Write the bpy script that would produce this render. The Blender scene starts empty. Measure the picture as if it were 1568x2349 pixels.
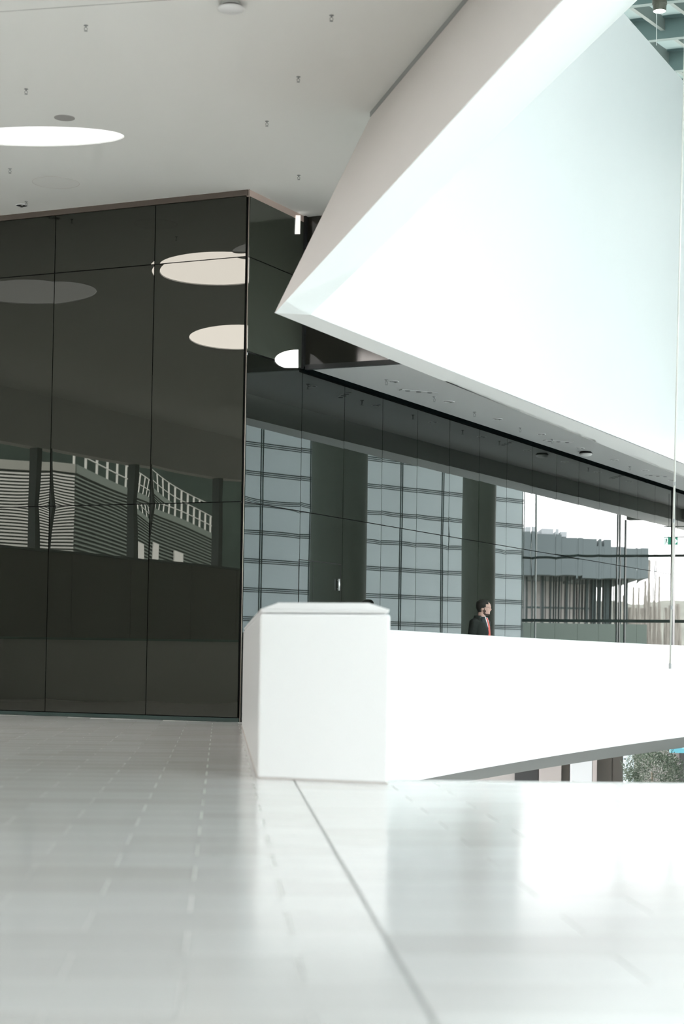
import bpy, bmesh, math, random
import numpy as np
from mathutils import Vector, Matrix

random.seed(7)
SC = bpy.context.scene
COL = SC.collection

# ------------------------------------------------------------------ camera
F = 4300.0                      # focal length in pixels of the 1568 x 2349 frame
EYE = 0.87
PITCH = math.radians(2.5)
ROLL = 0.0155
SHIFT = 1506 - 1174.5 - F * math.tan(PITCH)
cd = bpy.data.cameras.new('camera')
cd.sensor_fit = 'VERTICAL'
cd.sensor_height = 36.0
cd.lens = F / 2349 * 36.0
cd.shift_y = SHIFT / 2349
cd.clip_end = 2000
cd.dof.use_dof = True
cd.dof.focus_distance = 29.5
cd.dof.aperture_fstop = 2.0
base = Matrix(((1, 0, 0), (0, -math.sin(PITCH), -math.cos(PITCH)), (0, math.cos(PITCH), -math.sin(PITCH))))
c_, s_ = math.cos(ROLL), math.sin(ROLL)
RM = base @ Matrix(((c_, -s_, 0), (s_, c_, 0), (0, 0, 1)))
cam = bpy.data.objects.new('camera', cd)
cam.matrix_world = Matrix.Translation((0, 0, EYE)) @ RM.to_4x4()
COL.objects.link(cam)
SC.camera = cam

# ------------------------------------------------------------------ sky, exposure
SKY = 13.5
w = bpy.data.worlds.new('world')
SC.world = w
w.use_nodes = True
nt = w.node_tree
bg = nt.nodes['Background']
tc = nt.nodes.new('ShaderNodeTexCoord')
sep = nt.nodes.new('ShaderNodeSeparateXYZ')
rmp = nt.nodes.new('ShaderNodeValToRGB')
rmp.color_ramp.elements[0].position = 0.0
rmp.color_ramp.elements[0].color = (1.0, 0.985, 0.965, 1)
rmp.color_ramp.elements[1].position = 1.0
rmp.color_ramp.elements[1].color = (0.93, 0.965, 1.0, 1)
nt.links.new(tc.outputs['Generated'], sep.inputs[0])
nt.links.new(sep.outputs['Z'], rmp.inputs[0])
nt.links.new(rmp.outputs[0], bg.inputs[0])
bg.inputs[1].default_value = SKY
SC.view_settings.view_transform = 'Standard'
SC.view_settings.look = 'None'
SC.view_settings.exposure = 0.0
SC.view_settings.gamma = 1.0
SC.view_settings.use_curve_mapping = False
SC.cycles.max_bounces = 10
SC.cycles.diffuse_bounces = 6
SC.cycles.glossy_bounces = 5
SC.cycles.transmission_bounces = 4
SC.cycles.sample_clamp_indirect = 6
SC.cycles.caustics_reflective = False
SC.cycles.caustics_refractive = False
SC.cycles.use_denoising = True


# ------------------------------------------------------------------ geometry of the place
def ray(px, py):
    return RM @ Vector(((px - 784) / F, (1174.5 + SHIFT - py) / F, -1))


def atz(px, py, z):
    """point of the horizontal plane z seen at a pixel"""
    d = ray(px, py)
    return Vector((0, 0, EYE)) + d * ((z - EYE) / d.z)


def aty(px, py, y):
    d = ray(px, py)
    return Vector((0, 0, EYE)) + d * (y / d.y)


def onpl(px, py, P, n):
    d = ray(px, py)
    o = Vector((0, 0, EYE))
    return o + d * ((Vector(P) - o).dot(n) / d.dot(n))


CN = Vector((-1.304, 24.36, 0))             # the glass corner
DA = Vector((-0.903, 0.430, 0)).normalized()   # along the left glass wall
DB = Vector((0.430, 0.903, 0)).normalized()    # along the right glass wall
NA = Vector((-DB.x, -DB.y, 0))              # out of the left wall, into the room
NB = Vector((0.903, -0.430, 0)).normalized()  # out of the right wall, into the room
Z = Vector((0, 0, 1))
CEIL = 6.97
SOF = 4.86


def mA(p):
    p = Vector(p)
    return p - NA * (2 * (p - CN).dot(NA))


def mB(p):
    p = Vector(p)
    return p - NB * (2 * (p - CN).dot(NB))


def onB(t, off, z=0.0):
    return CN + DB * t + NB * off + Z * z


def onA(t, off, z=0.0):
    return CN + DA * t + NA * off + Z * z


# ------------------------------------------------------------------ materials
MATS = {}


def pr(name, col, rough=0.5, metal=0.0, ior=1.5, spec=0.5, noise=0.0, nscale=3.0, coat=0.0, emis=0.0, tint=None, bump=0.0, bscale=60):
    if name in MATS:
        return MATS[name]
    m = bpy.data.materials.new(name)
    m.use_nodes = True
    t = m.node_tree
    b = t.nodes['Principled BSDF']
    b.inputs['Base Color'].default_value = (*col, 1)
    b.inputs['Roughness'].default_value = rough
    b.inputs['Metallic'].default_value = metal
    b.inputs['IOR'].default_value = ior
    b.inputs['Specular IOR Level'].default_value = spec
    b.inputs['Coat Weight'].default_value = coat
    if tint:
        b.inputs['Specular Tint'].default_value = (*tint, 1)
    if emis:
        b.inputs['Emission Color'].default_value = (*col, 1)
        b.inputs['Emission Strength'].default_value = emis
    if noise:
        tcn = t.nodes.new('ShaderNodeTexCoord')
        nz = t.nodes.new('ShaderNodeTexNoise')
        nz.inputs['Scale'].default_value = nscale
        nz.inputs['Detail'].default_value = 4
        mr = t.nodes.new('ShaderNodeMapRange')
        mr.inputs[3].default_value = 1 - noise
        mr.inputs[4].default_value = 1 + noise
        mx = t.nodes.new('ShaderNodeMix')
        mx.data_type = 'RGBA'
        mx.blend_type = 'MULTIPLY'
        mx.inputs[0].default_value = 1
        mx.inputs[6].default_value = (*col, 1)
        t.links.new(tcn.outputs['Object'], nz.inputs[0])
        t.links.new(nz.outputs[0], mr.inputs[0])
        t.links.new(mr.outputs[0], mx.inputs[7])
        t.links.new(mx.outputs[2], b.inputs['Base Color'])
    if bump:
        tcn = t.nodes.new('ShaderNodeTexCoord')
        nz = t.nodes.new('ShaderNodeTexNoise')
        nz.inputs['Scale'].default_value = bscale
        bp = t.nodes.new('ShaderNodeBump')
        bp.inputs['Strength'].default_value = bump
        bp.inputs['Distance'].default_value = 0.01
        t.links.new(tcn.outputs['Object'], nz.inputs[0])
        t.links.new(nz.outputs[0], bp.inputs['Height'])
        t.links.new(bp.outputs[0], b.inputs['Normal'])
    MATS[name] = m
    return m


def translucent(name, col):
    m = bpy.data.materials.new(name)
    m.use_nodes = True
    t = m.node_tree
    for n in list(t.nodes):
        t.nodes.remove(n)
    o = t.nodes.new('ShaderNodeOutputMaterial')
    tr = t.nodes.new('ShaderNodeBsdfTranslucent')
    df = t.nodes.new('ShaderNodeBsdfDiffuse')
    tr.inputs[0].default_value = (*col, 1)
    df.inputs[0].default_value = (*col, 1)
    mx = t.nodes.new('ShaderNodeMixShader')
    mx.inputs[0].default_value = 0.35
    t.links.new(tr.outputs[0], mx.inputs[1])
    t.links.new(df.outputs[0], mx.inputs[2])
    t.links.new(mx.outputs[0], o.inputs[0])
    MATS[name] = m
    return m


def mirror_glass(name, tang, ku, kv, wav, ior, tint, p=5.0):
    """Dark glass whose panes are slightly pillowed, as the reflections show."""
    m = bpy.data.materials.new(name)
    m.use_nodes = True
    t = m.node_tree
    b = t.nodes['Principled BSDF']
    b.inputs['Base Color'].default_value = (0.013, 0.0145, 0.0115, 1)
    b.inputs['Roughness'].default_value = 0.0
    b.inputs['IOR'].default_value = ior
    b.inputs['Specular Tint'].default_value = (*tint, 1)
    N = t.nodes.new
    L = t.links.new

    def mth(op, a, b_=None):
        n = N('ShaderNodeMath')
        n.operation = op
        for i, v in enumerate((a, b_)):
            if v is None:
                continue
            if isinstance(v, (int, float)):
                n.inputs[i].default_value = v
            else:
                L(v, n.inputs[i])
        return n.outputs[0]
    uv = N('ShaderNodeUVMap')
    sp = N('ShaderNodeSeparateXYZ')
    L(uv.outputs[0], sp.inputs[0])
    u = mth('SUBTRACT', mth('MULTIPLY', sp.outputs[0], 2.0), 1.0)
    v = mth('SUBTRACT', mth('MULTIPLY', sp.outputs[1], 2.0), 1.0)
    au, av = mth('ABSOLUTE', u), mth('ABSOLUTE', v)
    pu, pv = mth('POWER', au, p), mth('POWER', av, p)
    fu = mth('MULTIPLY', mth('SIGN', u), mth('ADD', mth('MULTIPLY', au, 0.35), mth('MULTIPLY', pu, mth('ADD', mth('MULTIPLY', pv, 1.3), 0.35))))
    fv = mth('MULTIPLY', mth('SIGN', v), mth('ADD', mth('MULTIPLY', av, 0.08), mth('MULTIPLY', pv, mth('ADD', mth('MULTIPLY', mth('POWER', au, 3.0), 0.9), 0.35))))
    ge = N('ShaderNodeNewGeometry')
    nz = N('ShaderNodeTexNoise')
    nz.inputs['Scale'].default_value = 0.55
    nz.inputs['Detail'].default_value = 1
    L(ge.outputs['Position'], nz.inputs[0])
    nv = N('ShaderNodeVectorMath')
    nv.operation = 'SUBTRACT'
    L(nz.outputs['Color'], nv.inputs[0])
    nv.inputs[1].default_value = (0.5, 0.5, 0.5)
    ns = N('ShaderNodeVectorMath')
    ns.operation = 'SCALE'
    L(nv.outputs[0], ns.inputs[0])
    ns.inputs['Scale'].default_value = wav

    def sc(vec, val):
        n = N('ShaderNodeVectorMath')
        n.operation = 'SCALE'
        n.inputs[0].default_value = vec
        L(val, n.inputs['Scale'])
        return n.outputs[0]

    def add(a, b_):
        n = N('ShaderNodeVectorMath')
        n.operation = 'ADD'
        L(a, n.inputs[0])
        L(b_, n.inputs[1])
        return n.outputs[0]
    s = add(ge.outputs['Normal'], add(sc(tuple(tang), mth('MULTIPLY', fu, ku)), add(sc((0, 0, 1), mth('MULTIPLY', fv, kv)), ns.outputs[0])))
    nn = N('ShaderNodeVectorMath')
    nn.operation = 'NORMALIZE'
    L(s, nn.inputs[0])
    L(nn.outputs[0], b.inputs['Normal'])
    MATS[name] = m
    return m


M_GA = mirror_glass('dark_glass_left', DA, 0.0055, 0.0060, 0.0006, 1.63, (1.0, 1.0, 0.92))
M_GB = mirror_glass('dark_glass_right', DB, 0.0026, 0.0042, 0.0012, 1.56, (0.80, 0.96, 1.0))
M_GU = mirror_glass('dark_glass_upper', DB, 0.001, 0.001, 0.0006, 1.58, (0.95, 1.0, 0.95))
M_GU.node_tree.nodes['Principled BSDF'].inputs['Base Color'].default_value = (0.060, 0.068, 0.055, 1)  # lighter base colour takes the place of the mirrored ceiling
M_WHITE = pr('white_solid_surface', (0.86, 0.86, 0.86), 0.28, noise=0.01, nscale=1.5)
M_PLAST = pr('white_plaster', (0.80, 0.80, 0.785), 0.85, noise=0.012, nscale=0.8)
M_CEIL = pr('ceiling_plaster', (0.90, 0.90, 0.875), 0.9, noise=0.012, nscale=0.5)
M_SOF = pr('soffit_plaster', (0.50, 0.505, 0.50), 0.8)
M_BLACK = pr('black_metal', (0.012, 0.014, 0.014), 0.45)
M_DK = pr('dark_backing', (0.01, 0.01, 0.01), 0.9)
M_TRIM = pr('warm_trim', (0.62, 0.50, 0.45), 0.8)
M_STEEL = pr('brushed_steel', (0.55, 0.56, 0.55), 0.3, metal=1.0)
M_GREYM = pr('grey_metal', (0.30, 0.31, 0.31), 0.5)
M_GREEN = pr('roof_steel', (0.075, 0.125, 0.12), 0.5, noise=0.05)
M_ROOFG = translucent('frosted_roof_glass', (0.27, 0.31, 0.30))
M_PANE = translucent('pale_facade_glass', (0.77, 0.82, 0.83))
M_REARFILL = translucent('rear_window_glass', (0.74, 0.74, 0.74))
M_MULL = pr('facade_mullion', (0.24, 0.30, 0.29), 0.4)
M_MULD = pr('dark_mullion', (0.04, 0.07, 0.07), 0.4)
M_COLM = pr('column_concrete', (0.17, 0.19, 0.155), 0.6, noise=0.03, nscale=1.0)
M_MORT = pr('tile_joint', (0.62, 0.615, 0.605), 0.6)


def tile_mat():
    m = bpy.data.materials.new('polished_stone_tile')
    m.use_nodes = True
    t = m.node_tree
    b = t.nodes['Principled BSDF']
    b.inputs['Roughness'].default_value = 0.14
    b.inputs['IOR'].default_value = 1.55
    b.inputs['Coat Weight'].default_value = 0.0
    N, L = t.nodes.new, t.links.new
    ge = N('ShaderNodeNewGeometry')
    # one value per tile from its place in the grid, so joined and single tiles read alike
    ro = N('ShaderNodeVectorRotate')
    ro.rotation_type = 'Z_AXIS'
    ro.inputs['Angle'].default_value = -math.atan(0.064)
    L(ge.outputs['Position'], ro.inputs[0])
    mp = N('ShaderNodeMapping')
    mp.inputs['Scale'].default_value = (0.9, 22, 1)
    L(ro.outputs[0], mp.inputs[0])
    nz = N('ShaderNodeTexNoise')
    nz.inputs['Scale'].default_value = 1.0
    nz.inputs['Detail'].default_value = 5
    L(mp.outputs[0], nz.inputs[0])
    at = N('ShaderNodeAttribute')
    at.attribute_name = 'tone'
    at.attribute_type = 'GEOMETRY'
    mm = N('ShaderNodeMath')
    mm.operation = 'MULTIPLY_ADD'
    L(at.outputs['Fac'], mm.inputs[0])
    mm.inputs[1].default_value = 0.7
    mh = N('ShaderNodeMath')
    mh.operation = 'MULTIPLY'
    L(nz.outputs[0], mh.inputs[0])
    mh.inputs[1].default_value = 0.5
    L(mh.outputs[0], mm.inputs[2])
    cr = N('ShaderNodeValToRGB')
    cr.color_ramp.elements[0].position = 0.15
    cr.color_ramp.elements[0].color = (0.66, 0.64, 0.625, 1)
    cr.color_ramp.elements[1].position = 0.85
    cr.color_ramp.elements[1].color = (0.74, 0.73, 0.72, 1)
    L(mm.outputs[0], cr.inputs[0])
    L(cr.outputs[0], b.inputs['Base Color'])
    return m


M_TILE = tile_mat()


# ------------------------------------------------------------------ builders
def link(name, me, mat=None, parent=None):
    o = bpy.data.objects.new(name, me)
    COL.objects.link(o)
    if mat is not None and me is not None and not me.materials:
        me.materials.append(mat)
    if parent is not None:
        o.parent = parent
    return o


def empty(name, loc=(0, 0, 0), rz=0.0):
    o = bpy.data.objects.new(name, None)
    COL.objects.link(o)
    o.location = loc
    o.rotation_euler = (0, 0, rz)
    o.empty_display_size = 0.2
    return o


def tag(o, label, cat, group=None):
    o['label'] = label
    o['category'] = cat
    if group:
        o['group'] = group
    return o


def struct(o, label=None):
    o['kind'] = 'structure'
    if label:
        o['label'] = label
    return o


def fin(name, bm, mat, parent=None, smooth=False, bevel=0.0, org=None, recalc=True):
    if recalc:
        bmesh.ops.recalc_face_normals(bm, faces=bm.faces)
    if org is not None:
        bmesh.ops.translate(bm, verts=bm.verts, vec=-Vector(org))
    me = bpy.data.meshes.new(name)
    bm.to_mesh(me)
    bm.free()
    if smooth:
        for p_ in me.polygons:
            p_.use_smooth = True
    o = link(name, me, mat, parent)
    if org is not None:
        o.location = org
    if bevel:
        md = o.modifiers.new('bevel', 'BEVEL')
        md.width = bevel
        md.segments = 3
        md.limit_method = 'ANGLE'
        md.angle_limit = math.radians(35)
    return o


def hull_prism(bm, low, high):
    """closed prism from two equal rings of points"""
    a = [bm.verts.new(p) for p in low]
    b = [bm.verts.new(p) for p in high]
    n = len(a)
    bm.faces.new(a[::-1])
    bm.faces.new(b)
    for i in range(n):
        bm.faces.new((a[i], a[(i + 1) % n], b[(i + 1) % n], b[i]))


def box(bm, c, sx, sy, sz, rz=0.0):
    c = Vector(c)
    R = Matrix.Rotation(rz, 3, 'Z')
    q = [(-1, -1), (1, -1), (1, 1), (-1, 1)]
    lo = [c + R @ Vector((x * sx / 2, y * sy / 2, -sz / 2)) for x, y in q]
    hi = [c + R @ Vector((x * sx / 2, y * sy / 2, sz / 2)) for x, y in q]
    hull_prism(bm, lo, hi)


def slab(bm, pts, z0, z1):
    hull_prism(bm, [Vector((p[0], p[1], z0)) for p in pts], [Vector((p[0], p[1], z1)) for p in pts])


def wallbox(bm, p, q, thick, z0, z1, side=None):
    """vertical wall from p to q (plan), thickness towards side"""
    p, q = Vector((p[0], p[1], 0)), Vector((q[0], q[1], 0))
    d = (q - p).normalized()
    n = side if side is not None else Vector((-d.y, d.x, 0))
    slab(bm, [p, q, q + n * thick, p + n * thick], z0, z1)


def tube(bm, pts, r, seg=8):
    pts = [Vector(p_) for p_ in pts]
    rings = []
    for i, p_ in enumerate(pts):
        d = (pts[min(i + 1, len(pts) - 1)] - pts[max(i - 1, 0)]).normalized()
        a = d.orthogonal().normalized() if abs(d.z) < 0.99 else Vector((1, 0, 0))
        b = d.cross(a).normalized()
        a = b.cross(d)
        rr = r[i] if isinstance(r, (list, tuple)) else r
        rings.append([bm.verts.new(p_ + (a * math.cos(t) + b * math.sin(t)) * rr) for t in [2 * math.pi * k / seg for k in range(seg)]])
    for i in range(len(rings) - 1):
        for k in range(seg):
            bm.faces.new((rings[i][k], rings[i][(k + 1) % seg], rings[i + 1][(k + 1) % seg], rings[i + 1][k]))
    bm.faces.new(rings[0][::-1])
    bm.faces.new(rings[-1])


def lathe(bm, prof, seg=32, c=(0, 0, 0)):
    c = Vector(c)
    rings = []
    for r, z in prof:
        if r < 1e-6:
            rings.append([bm.verts.new(c + Vector((0, 0, z)))])
        else:
            rings.append([bm.verts.new(c + Vector((r * math.cos(2 * math.pi * k / seg), r * math.sin(2 * math.pi * k / seg), z))) for k in range(seg)])
    for i in range(len(rings) - 1):
        a, b = rings[i], rings[i + 1]
        if len(a) == 1 and len(b) == 1:
            continue
        for k in range(seg):
            k2 = (k + 1) % seg
            if len(a) == 1:
                bm.faces.new((a[0], b[k2], b[k]))
            elif len(b) == 1:
                bm.faces.new((a[k], a[k2], b[0]))
            else:
                bm.faces.new((a[k], a[k2], b[k2], b[k]))


NB_ = bmesh.new


def copy_tree(o, parent=None):
    c = o.copy()
    COL.objects.link(c)
    c.parent = parent
    for ch in list(o.children):
        copy_tree(ch, c)
    return c


# ================================================================== FLOOR
GD = Vector((-0.064, 1, 0)).normalized()      # the tile courses run across this direction
GX = Vector((GD.y, -GD.x, 0))


def guv(u, v, z=0.0):
    return GX * u + GD * v + Z * z


EDGE_V = 13.42                                # the landing ends here, right of the block
BLK_R = 1.17
bm = NB_()
slab(bm, [guv(-26, -14), guv(9, -14), guv(9, EDGE_V), guv(BLK_R, EDGE_V), guv(BLK_R, 22.9), onB(1.2, 1.6), onB(0.0, -0.3), onA(9.5, -0.3), onA(22, -0.3)], -0.34, -0.004)
fl = struct(fin('floor', bm, M_MORT), 'pale polished stone floor of the landing')

TW, TH, U0 = 0.65, 0.45, -0.087
joint_u = U0 + TW * 0.94                      # the long straight joint runs at u = 0.525
tiles = []
tile_proto = {}


def tile_ok(u, v):
    p = guv(u, v)
    if (p - CN).dot(NA) < 0.02 and (p - CN).dot(NB) < 0.02:
        return False
    if (p - CN).dot(NA) < 0.25:
        return False
    if u > BLK_R - 0.1 and v > EDGE_V - 0.2:
        return False
    if 0.60 < u < BLK_R - 0.05 and v > 13.5:
        return False
    return True


def tone(i, j):
    random.seed(i * 131 + j * 7919)
    return random.random()


nv = 0
cand = []
for j in range(-2, 62):
    v = 1.9 + j * TH
    ush = (j % 2) * TW / 2
    row = []
    u = U0 - TW * 12 + ush - TW
    xs = []
    while u < 0.525 - 0.01:
        u2 = min(u + TW, 0.525)
        if u2 - u > 0.12:
            xs.append((u, u2))
        u += TW
    u = 0.525
    k = 0
    first = 0.65 if j % 2 else 0.975
    while u < 6.5:
        u2 = u + (first if k == 0 else 1.3)
        xs.append((u, u2))
        u = u2
        k += 1
    for i, (a, b) in enumerate(xs):
        uc, vc = (a + b) / 2, v + TH / 2
        if tile_ok(uc, vc):
            vis = abs((guv(uc, vc)).x) < 0.2 * guv(uc, vc).y + 0.7 and vc > 3.4
            cand.append((0 if vis else 1, vc, a, b, v, i, j))
cand.sort()
g = 0.005
stuff_bm = NB_()
tl = stuff_bm.faces.layers.float.new('tone')
for n, (hid, vc, a, b, v, i, j) in enumerate(cand):
    tn = tone(i, j)
    lo = g * 1.3 if abs(a - 0.525) < 1e-6 else g / 2
    hi = g * 1.3 if abs(b - 0.525) < 1e-6 else g / 2
    if not hid and n < 290:
        bmt = NB_()
        ly = bmt.faces.layers.float.new('tone')
        o3 = guv((a + b) / 2, v + TH / 2, 0)
        slab(bmt, [guv(a + lo, v + g / 2) - o3, guv(b - hi, v + g / 2) - o3, guv(b - hi, v + TH - g / 2) - o3, guv(a + lo, v + TH - g / 2) - o3], -0.004, 0.0)
        for f in bmt.faces:
            f[ly] = tn
        o = fin('floor_tile', bmt, M_TILE, fl)
        o.location = o3
    elif vc > 0:
        nf = len(stuff_bm.faces)
        slab(stuff_bm, [guv(a + lo, v + g / 2), guv(b - hi, v + g / 2), guv(b - hi, v + TH - g / 2), guv(a + lo, v + TH - g / 2)], -0.004, 0.0)
        stuff_bm.faces.ensure_lookup_table()
        for f in stuff_bm.faces[nf:]:
            f[tl] = tn
bm = NB_()
slab(bm, [guv(0.525 - g * 1.3, 1.9), guv(0.525 + g * 1.3, 1.9), guv(0.525 + g * 1.3, 13.3), guv(0.525 - g * 1.3, 13.3)], -0.004, -0.001)
fin('expansion_joint', bm, pr('dark_joint', (0.25, 0.25, 0.24), 0.8), fl)['label'] = 'long straight grey expansion joint'
o = fin('floor_tiles', stuff_bm, M_TILE, fl)
o['kind'] = 'stuff'

# ================================================================== GLASS WALLS
def panel(u0, u1, z0, z1, wall, mat, parent, bow=0):
    g_ = 0.006
    if wall == 'A':
        P = lambda t, off, z: onA(t, off, z)
    else:
        P = lambda t, off, z: onB(t, off, z)
    cx = P((u0 + u1) / 2, 0, (z0 + z1) / 2)
    bmp = NB_()
    uvl = bmp.loops.layers.uv.new('UVMap')
    f0 = [P(u0 + g_, 0.02, z0 + g_), P(u1 - g_, 0.02, z0 + g_), P(u1 - g_, 0.02, z1 - g_), P(u0 + g_, 0.02, z1 - g_)]
    f1 = [P(u0 + g_, 0, z0 + g_), P(u1 - g_, 0, z0 + g_), P(u1 - g_, 0, z1 - g_), P(u0 + g_, 0, z1 - g_)]
    va = [bmp.verts.new(p_ - cx) for p_ in f0]
    vb = [bmp.verts.new(p_ - cx) for p_ in f1]
    fr = bmp.faces.new(va)
    for i in range(4):
        bmp.faces.new((va[i], vb[i], vb[(i + 1) % 4], va[(i + 1) % 4]))
    bmp.faces.new(vb[::-1])
    bmesh.ops.recalc_face_normals(bmp, faces=bmp.faces)
    for f in bmp.faces:
        for lp in f.loops:
            k = va.index(lp.vert) if lp.vert in va else vb.index(lp.vert)
            lp[uvl].uv = ((0, 0), (1, 0), (1, 1), (0, 1))[k]
    o = fin('glass_panel', bmp, mat, parent, recalc=False)
    o.location = cx
    return o


ZJ1, ZJ2 = 2.865, 6.085
bm = NB_()
wallbox(bm, onA(0.0, -0.03), onA(22, -0.03), 0.25, -0.3, CEIL, -NA)
wl = struct(fin('wall_left', bm, M_DK), 'dark mirror glass wall left of the corner')
ta = [0.012, 1.40, 3.00, 4.55, 6.1, 7.65, 9.2, 12.3, 15.4]
for i in range(len(ta) - 1):
    for (z0, z1) in ((0.055, ZJ1), (ZJ1, ZJ2), (ZJ2, CEIL - 0.08)):
        panel(ta[i], ta[i + 1], z0, z1, 'A', M_GA, wl)
bm = NB_()
wallbox(bm, onA(0.0, 0.012), onA(15.4, 0.012), 0.03, 0.0, 0.05, -NA)
struct(fin('baseboard_left', bm, pr('dark_green_metal', (0.02, 0.045, 0.04), 0.4)), 'low dark metal skirting under the left glass wall')

bm = NB_()
wallbox(bm, onB(0.0, -0.03), onB(30, -0.03), 0.2, -0.25, SOF, -NB)
wallbox(bm, onB(0.0, -0.031), onB(1.75, -0.031), 0.2, SOF, CEIL, -NB)
wr = struct(fin('wall_right', bm, M_DK), 'dark mirror glass wall right of the corner')
tb = [0.012, 1.62, 2.99, 4.34]
while tb[-1] < 28:
    tb.append(tb[-1] + 1.345)
for i in range(len(tb) - 1):
    panel(tb[i], tb[i + 1], 0.03, ZJ1, 'B', M_GB, wr)
    if i == 0:
        panel(tb[i], tb[i + 1], ZJ1, SOF - 0.03, 'B', M_GB, wr)
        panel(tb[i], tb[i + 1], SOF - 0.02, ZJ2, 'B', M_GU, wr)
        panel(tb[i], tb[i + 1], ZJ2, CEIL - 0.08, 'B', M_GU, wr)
    else:
        panel(tb[i], tb[i + 1], ZJ1, SOF - 0.05, 'B', M_GB, wr)

# trims
bm = NB_()
tube(bm, [CN + (NA + NB) * 0.025, CN + (NA + NB) * 0.025 + Z * CEIL], 0.0055, 8)
struct(fin('trim_1', bm, pr('bronze_edge', (0.30, 0.25, 0.22), 0.35, metal=0.8)), 'thin metal edge strip on the glass corner')
bm = NB_()
wallbox(bm, onA(0.0, 0.02), onA(15.4, 0.02), 0.05, CEIL - 0.075, CEIL, -NA)
struct(fin('trim_2', bm, pr('brown_trim', (0.12, 0.095, 0.08), 0.8)), 'narrow brown strip along the top of the left glass wall')
bm = NB_()
wallbox(bm, onB(0.0, 0.02), onB(1.62, 0.02), 0.05, CEIL - 0.085, CEIL, -NB)
struct(fin('trim_3', bm, M_TRIM), 'narrow rosy plaster strip along the top of the right glass wall')
bm = NB_()
wallbox(bm, onB(1.60, 0.06), onB(28, 0.06), 0.1, SOF - 0.065, SOF + 0.01, -NB)
struct(fin('trim_4', bm, pr('matt_black', (0.004, 0.006, 0.006), 1.0, spec=0.0)), 'black head rail between the mirror glass and the soffit')
bm = NB_()
wallbox(bm, onB(1.58, 0.05), onB(1.66, 0.05), 0.12, SOF - 0.02, CEIL, -NB)
struct(fin('trim_5', bm, M_BLACK), 'black upright where the upper glass wall meets the recess')
bm = NB_()
wallbox(bm, onB(20.55, 0.05), onB(20.72, 0.05), 0.1, 0.02, SOF - 0.04, -NB)
struct(fin('trim_6', bm, M_BLACK), 'black upright post in the right glass wall')

# the door let into the glass wall
dr = struct(empty('door_1', onB(2.3, 0)), 'frameless glass door in the right mirror glass wall')
bm = NB_()
for a, b, z0, z1 in ((1.60, 1.612, 0.03, 2.2), (2.94, 2.952, 0.03, 2.2), (1.60, 2.952, 2.19, 2.202), (2.05, 2.06, 0.03, 2.2)):
    wallbox(bm, onB(a, 0.0215), onB(b, 0.0215), 0.003, z0, z1, -NB)
o = fin('door_joint', bm, M_DK, dr)
o.matrix_parent_inverse = Matrix.Translation(-dr.location)
bm = NB_()
ph = onB(2.97, 0.0)
hz = [onpl(777, y, onB(2.9, 0.045), NB) for y in (1355, 1328)]
tube(bm, [hz[0], hz[1]], 0.016, 12)
for q in (0.15, 0.85):
    pp = hz[0].lerp(hz[1], q)
    tube(bm, [pp, pp - NB * 0.042], 0.006, 6)
o = fin('door_handle', bm, pr('polished_steel', (0.85, 0.86, 0.86), 0.2, metal=0.6), dr, smooth=True)
o.matrix_parent_inverse = Matrix.Translation(-dr.location)
o['label'] = 'short upright steel handle bar'

# ================================================================== CEILINGS
Q = atz(855, 258, CEIL)
Q2 = atz(1070, 0, CEIL)
qd = (Q2 - Q).normalized()
Q3 = Q + qd * 16
Q4 = Q + qd * 38
holes = []


def ell(px0, py0, ax, ay, n=48, virt=None, z=CEIL):
    """ring of points on the ceiling whose outline is seen as that ellipse (virt: seen in a glass wall)"""
    r_ = []
    for k in range(n):
        t = 2 * math.pi * k / n
        p_ = atz(px0 + ax * math.cos(t), py0 + ay * math.sin(t), z)
        r_.append(virt(p_) if virt else p_)
    return r_


LIGHT_SPECS = [
    (ell(93, 313, 193, 23), 'white oval lit ceiling recess above the dark glass wall', 1.0, (1, 1, 1)),
    (ell(500, 617, 140, 37.5, virt=mA), 'bright oval ceiling recess near the glass corner', 11.0, (1.0, 0.93, 0.88)),
    (ell(555, 774, 121, 29, virt=mA), 'bright oval ceiling recess left of the landing', 12.0, (1.0, 0.93, 0.88)),
    (ell(80, 668, 145, 29, virt=mA), 'dimmer oval ceiling recess far left of the landing', 0.9, (1, 1, 1)),
]
_EXT = [onA(23, 0.0), onA(0, 0.0), onB(0, 0), onB(3.0, 0.0)]
F3a = None
cpoly = [onA(30, -1), onA(0.1, -0.25) + Vector((0, 0, 0)), onB(1.72, -0.05), Vector((0.6, 25.6, 0)), Vector((1.05, 24.2, 0)), Vector((0.72, 23.4, 0)), Q, Q2, Q3, Q4, Vector((-30, Q4.y, 0))]
bm = NB_()


def flat(pts, z):
    return [Vector((p_[0], p_[1], z)) for p_ in pts]


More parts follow.
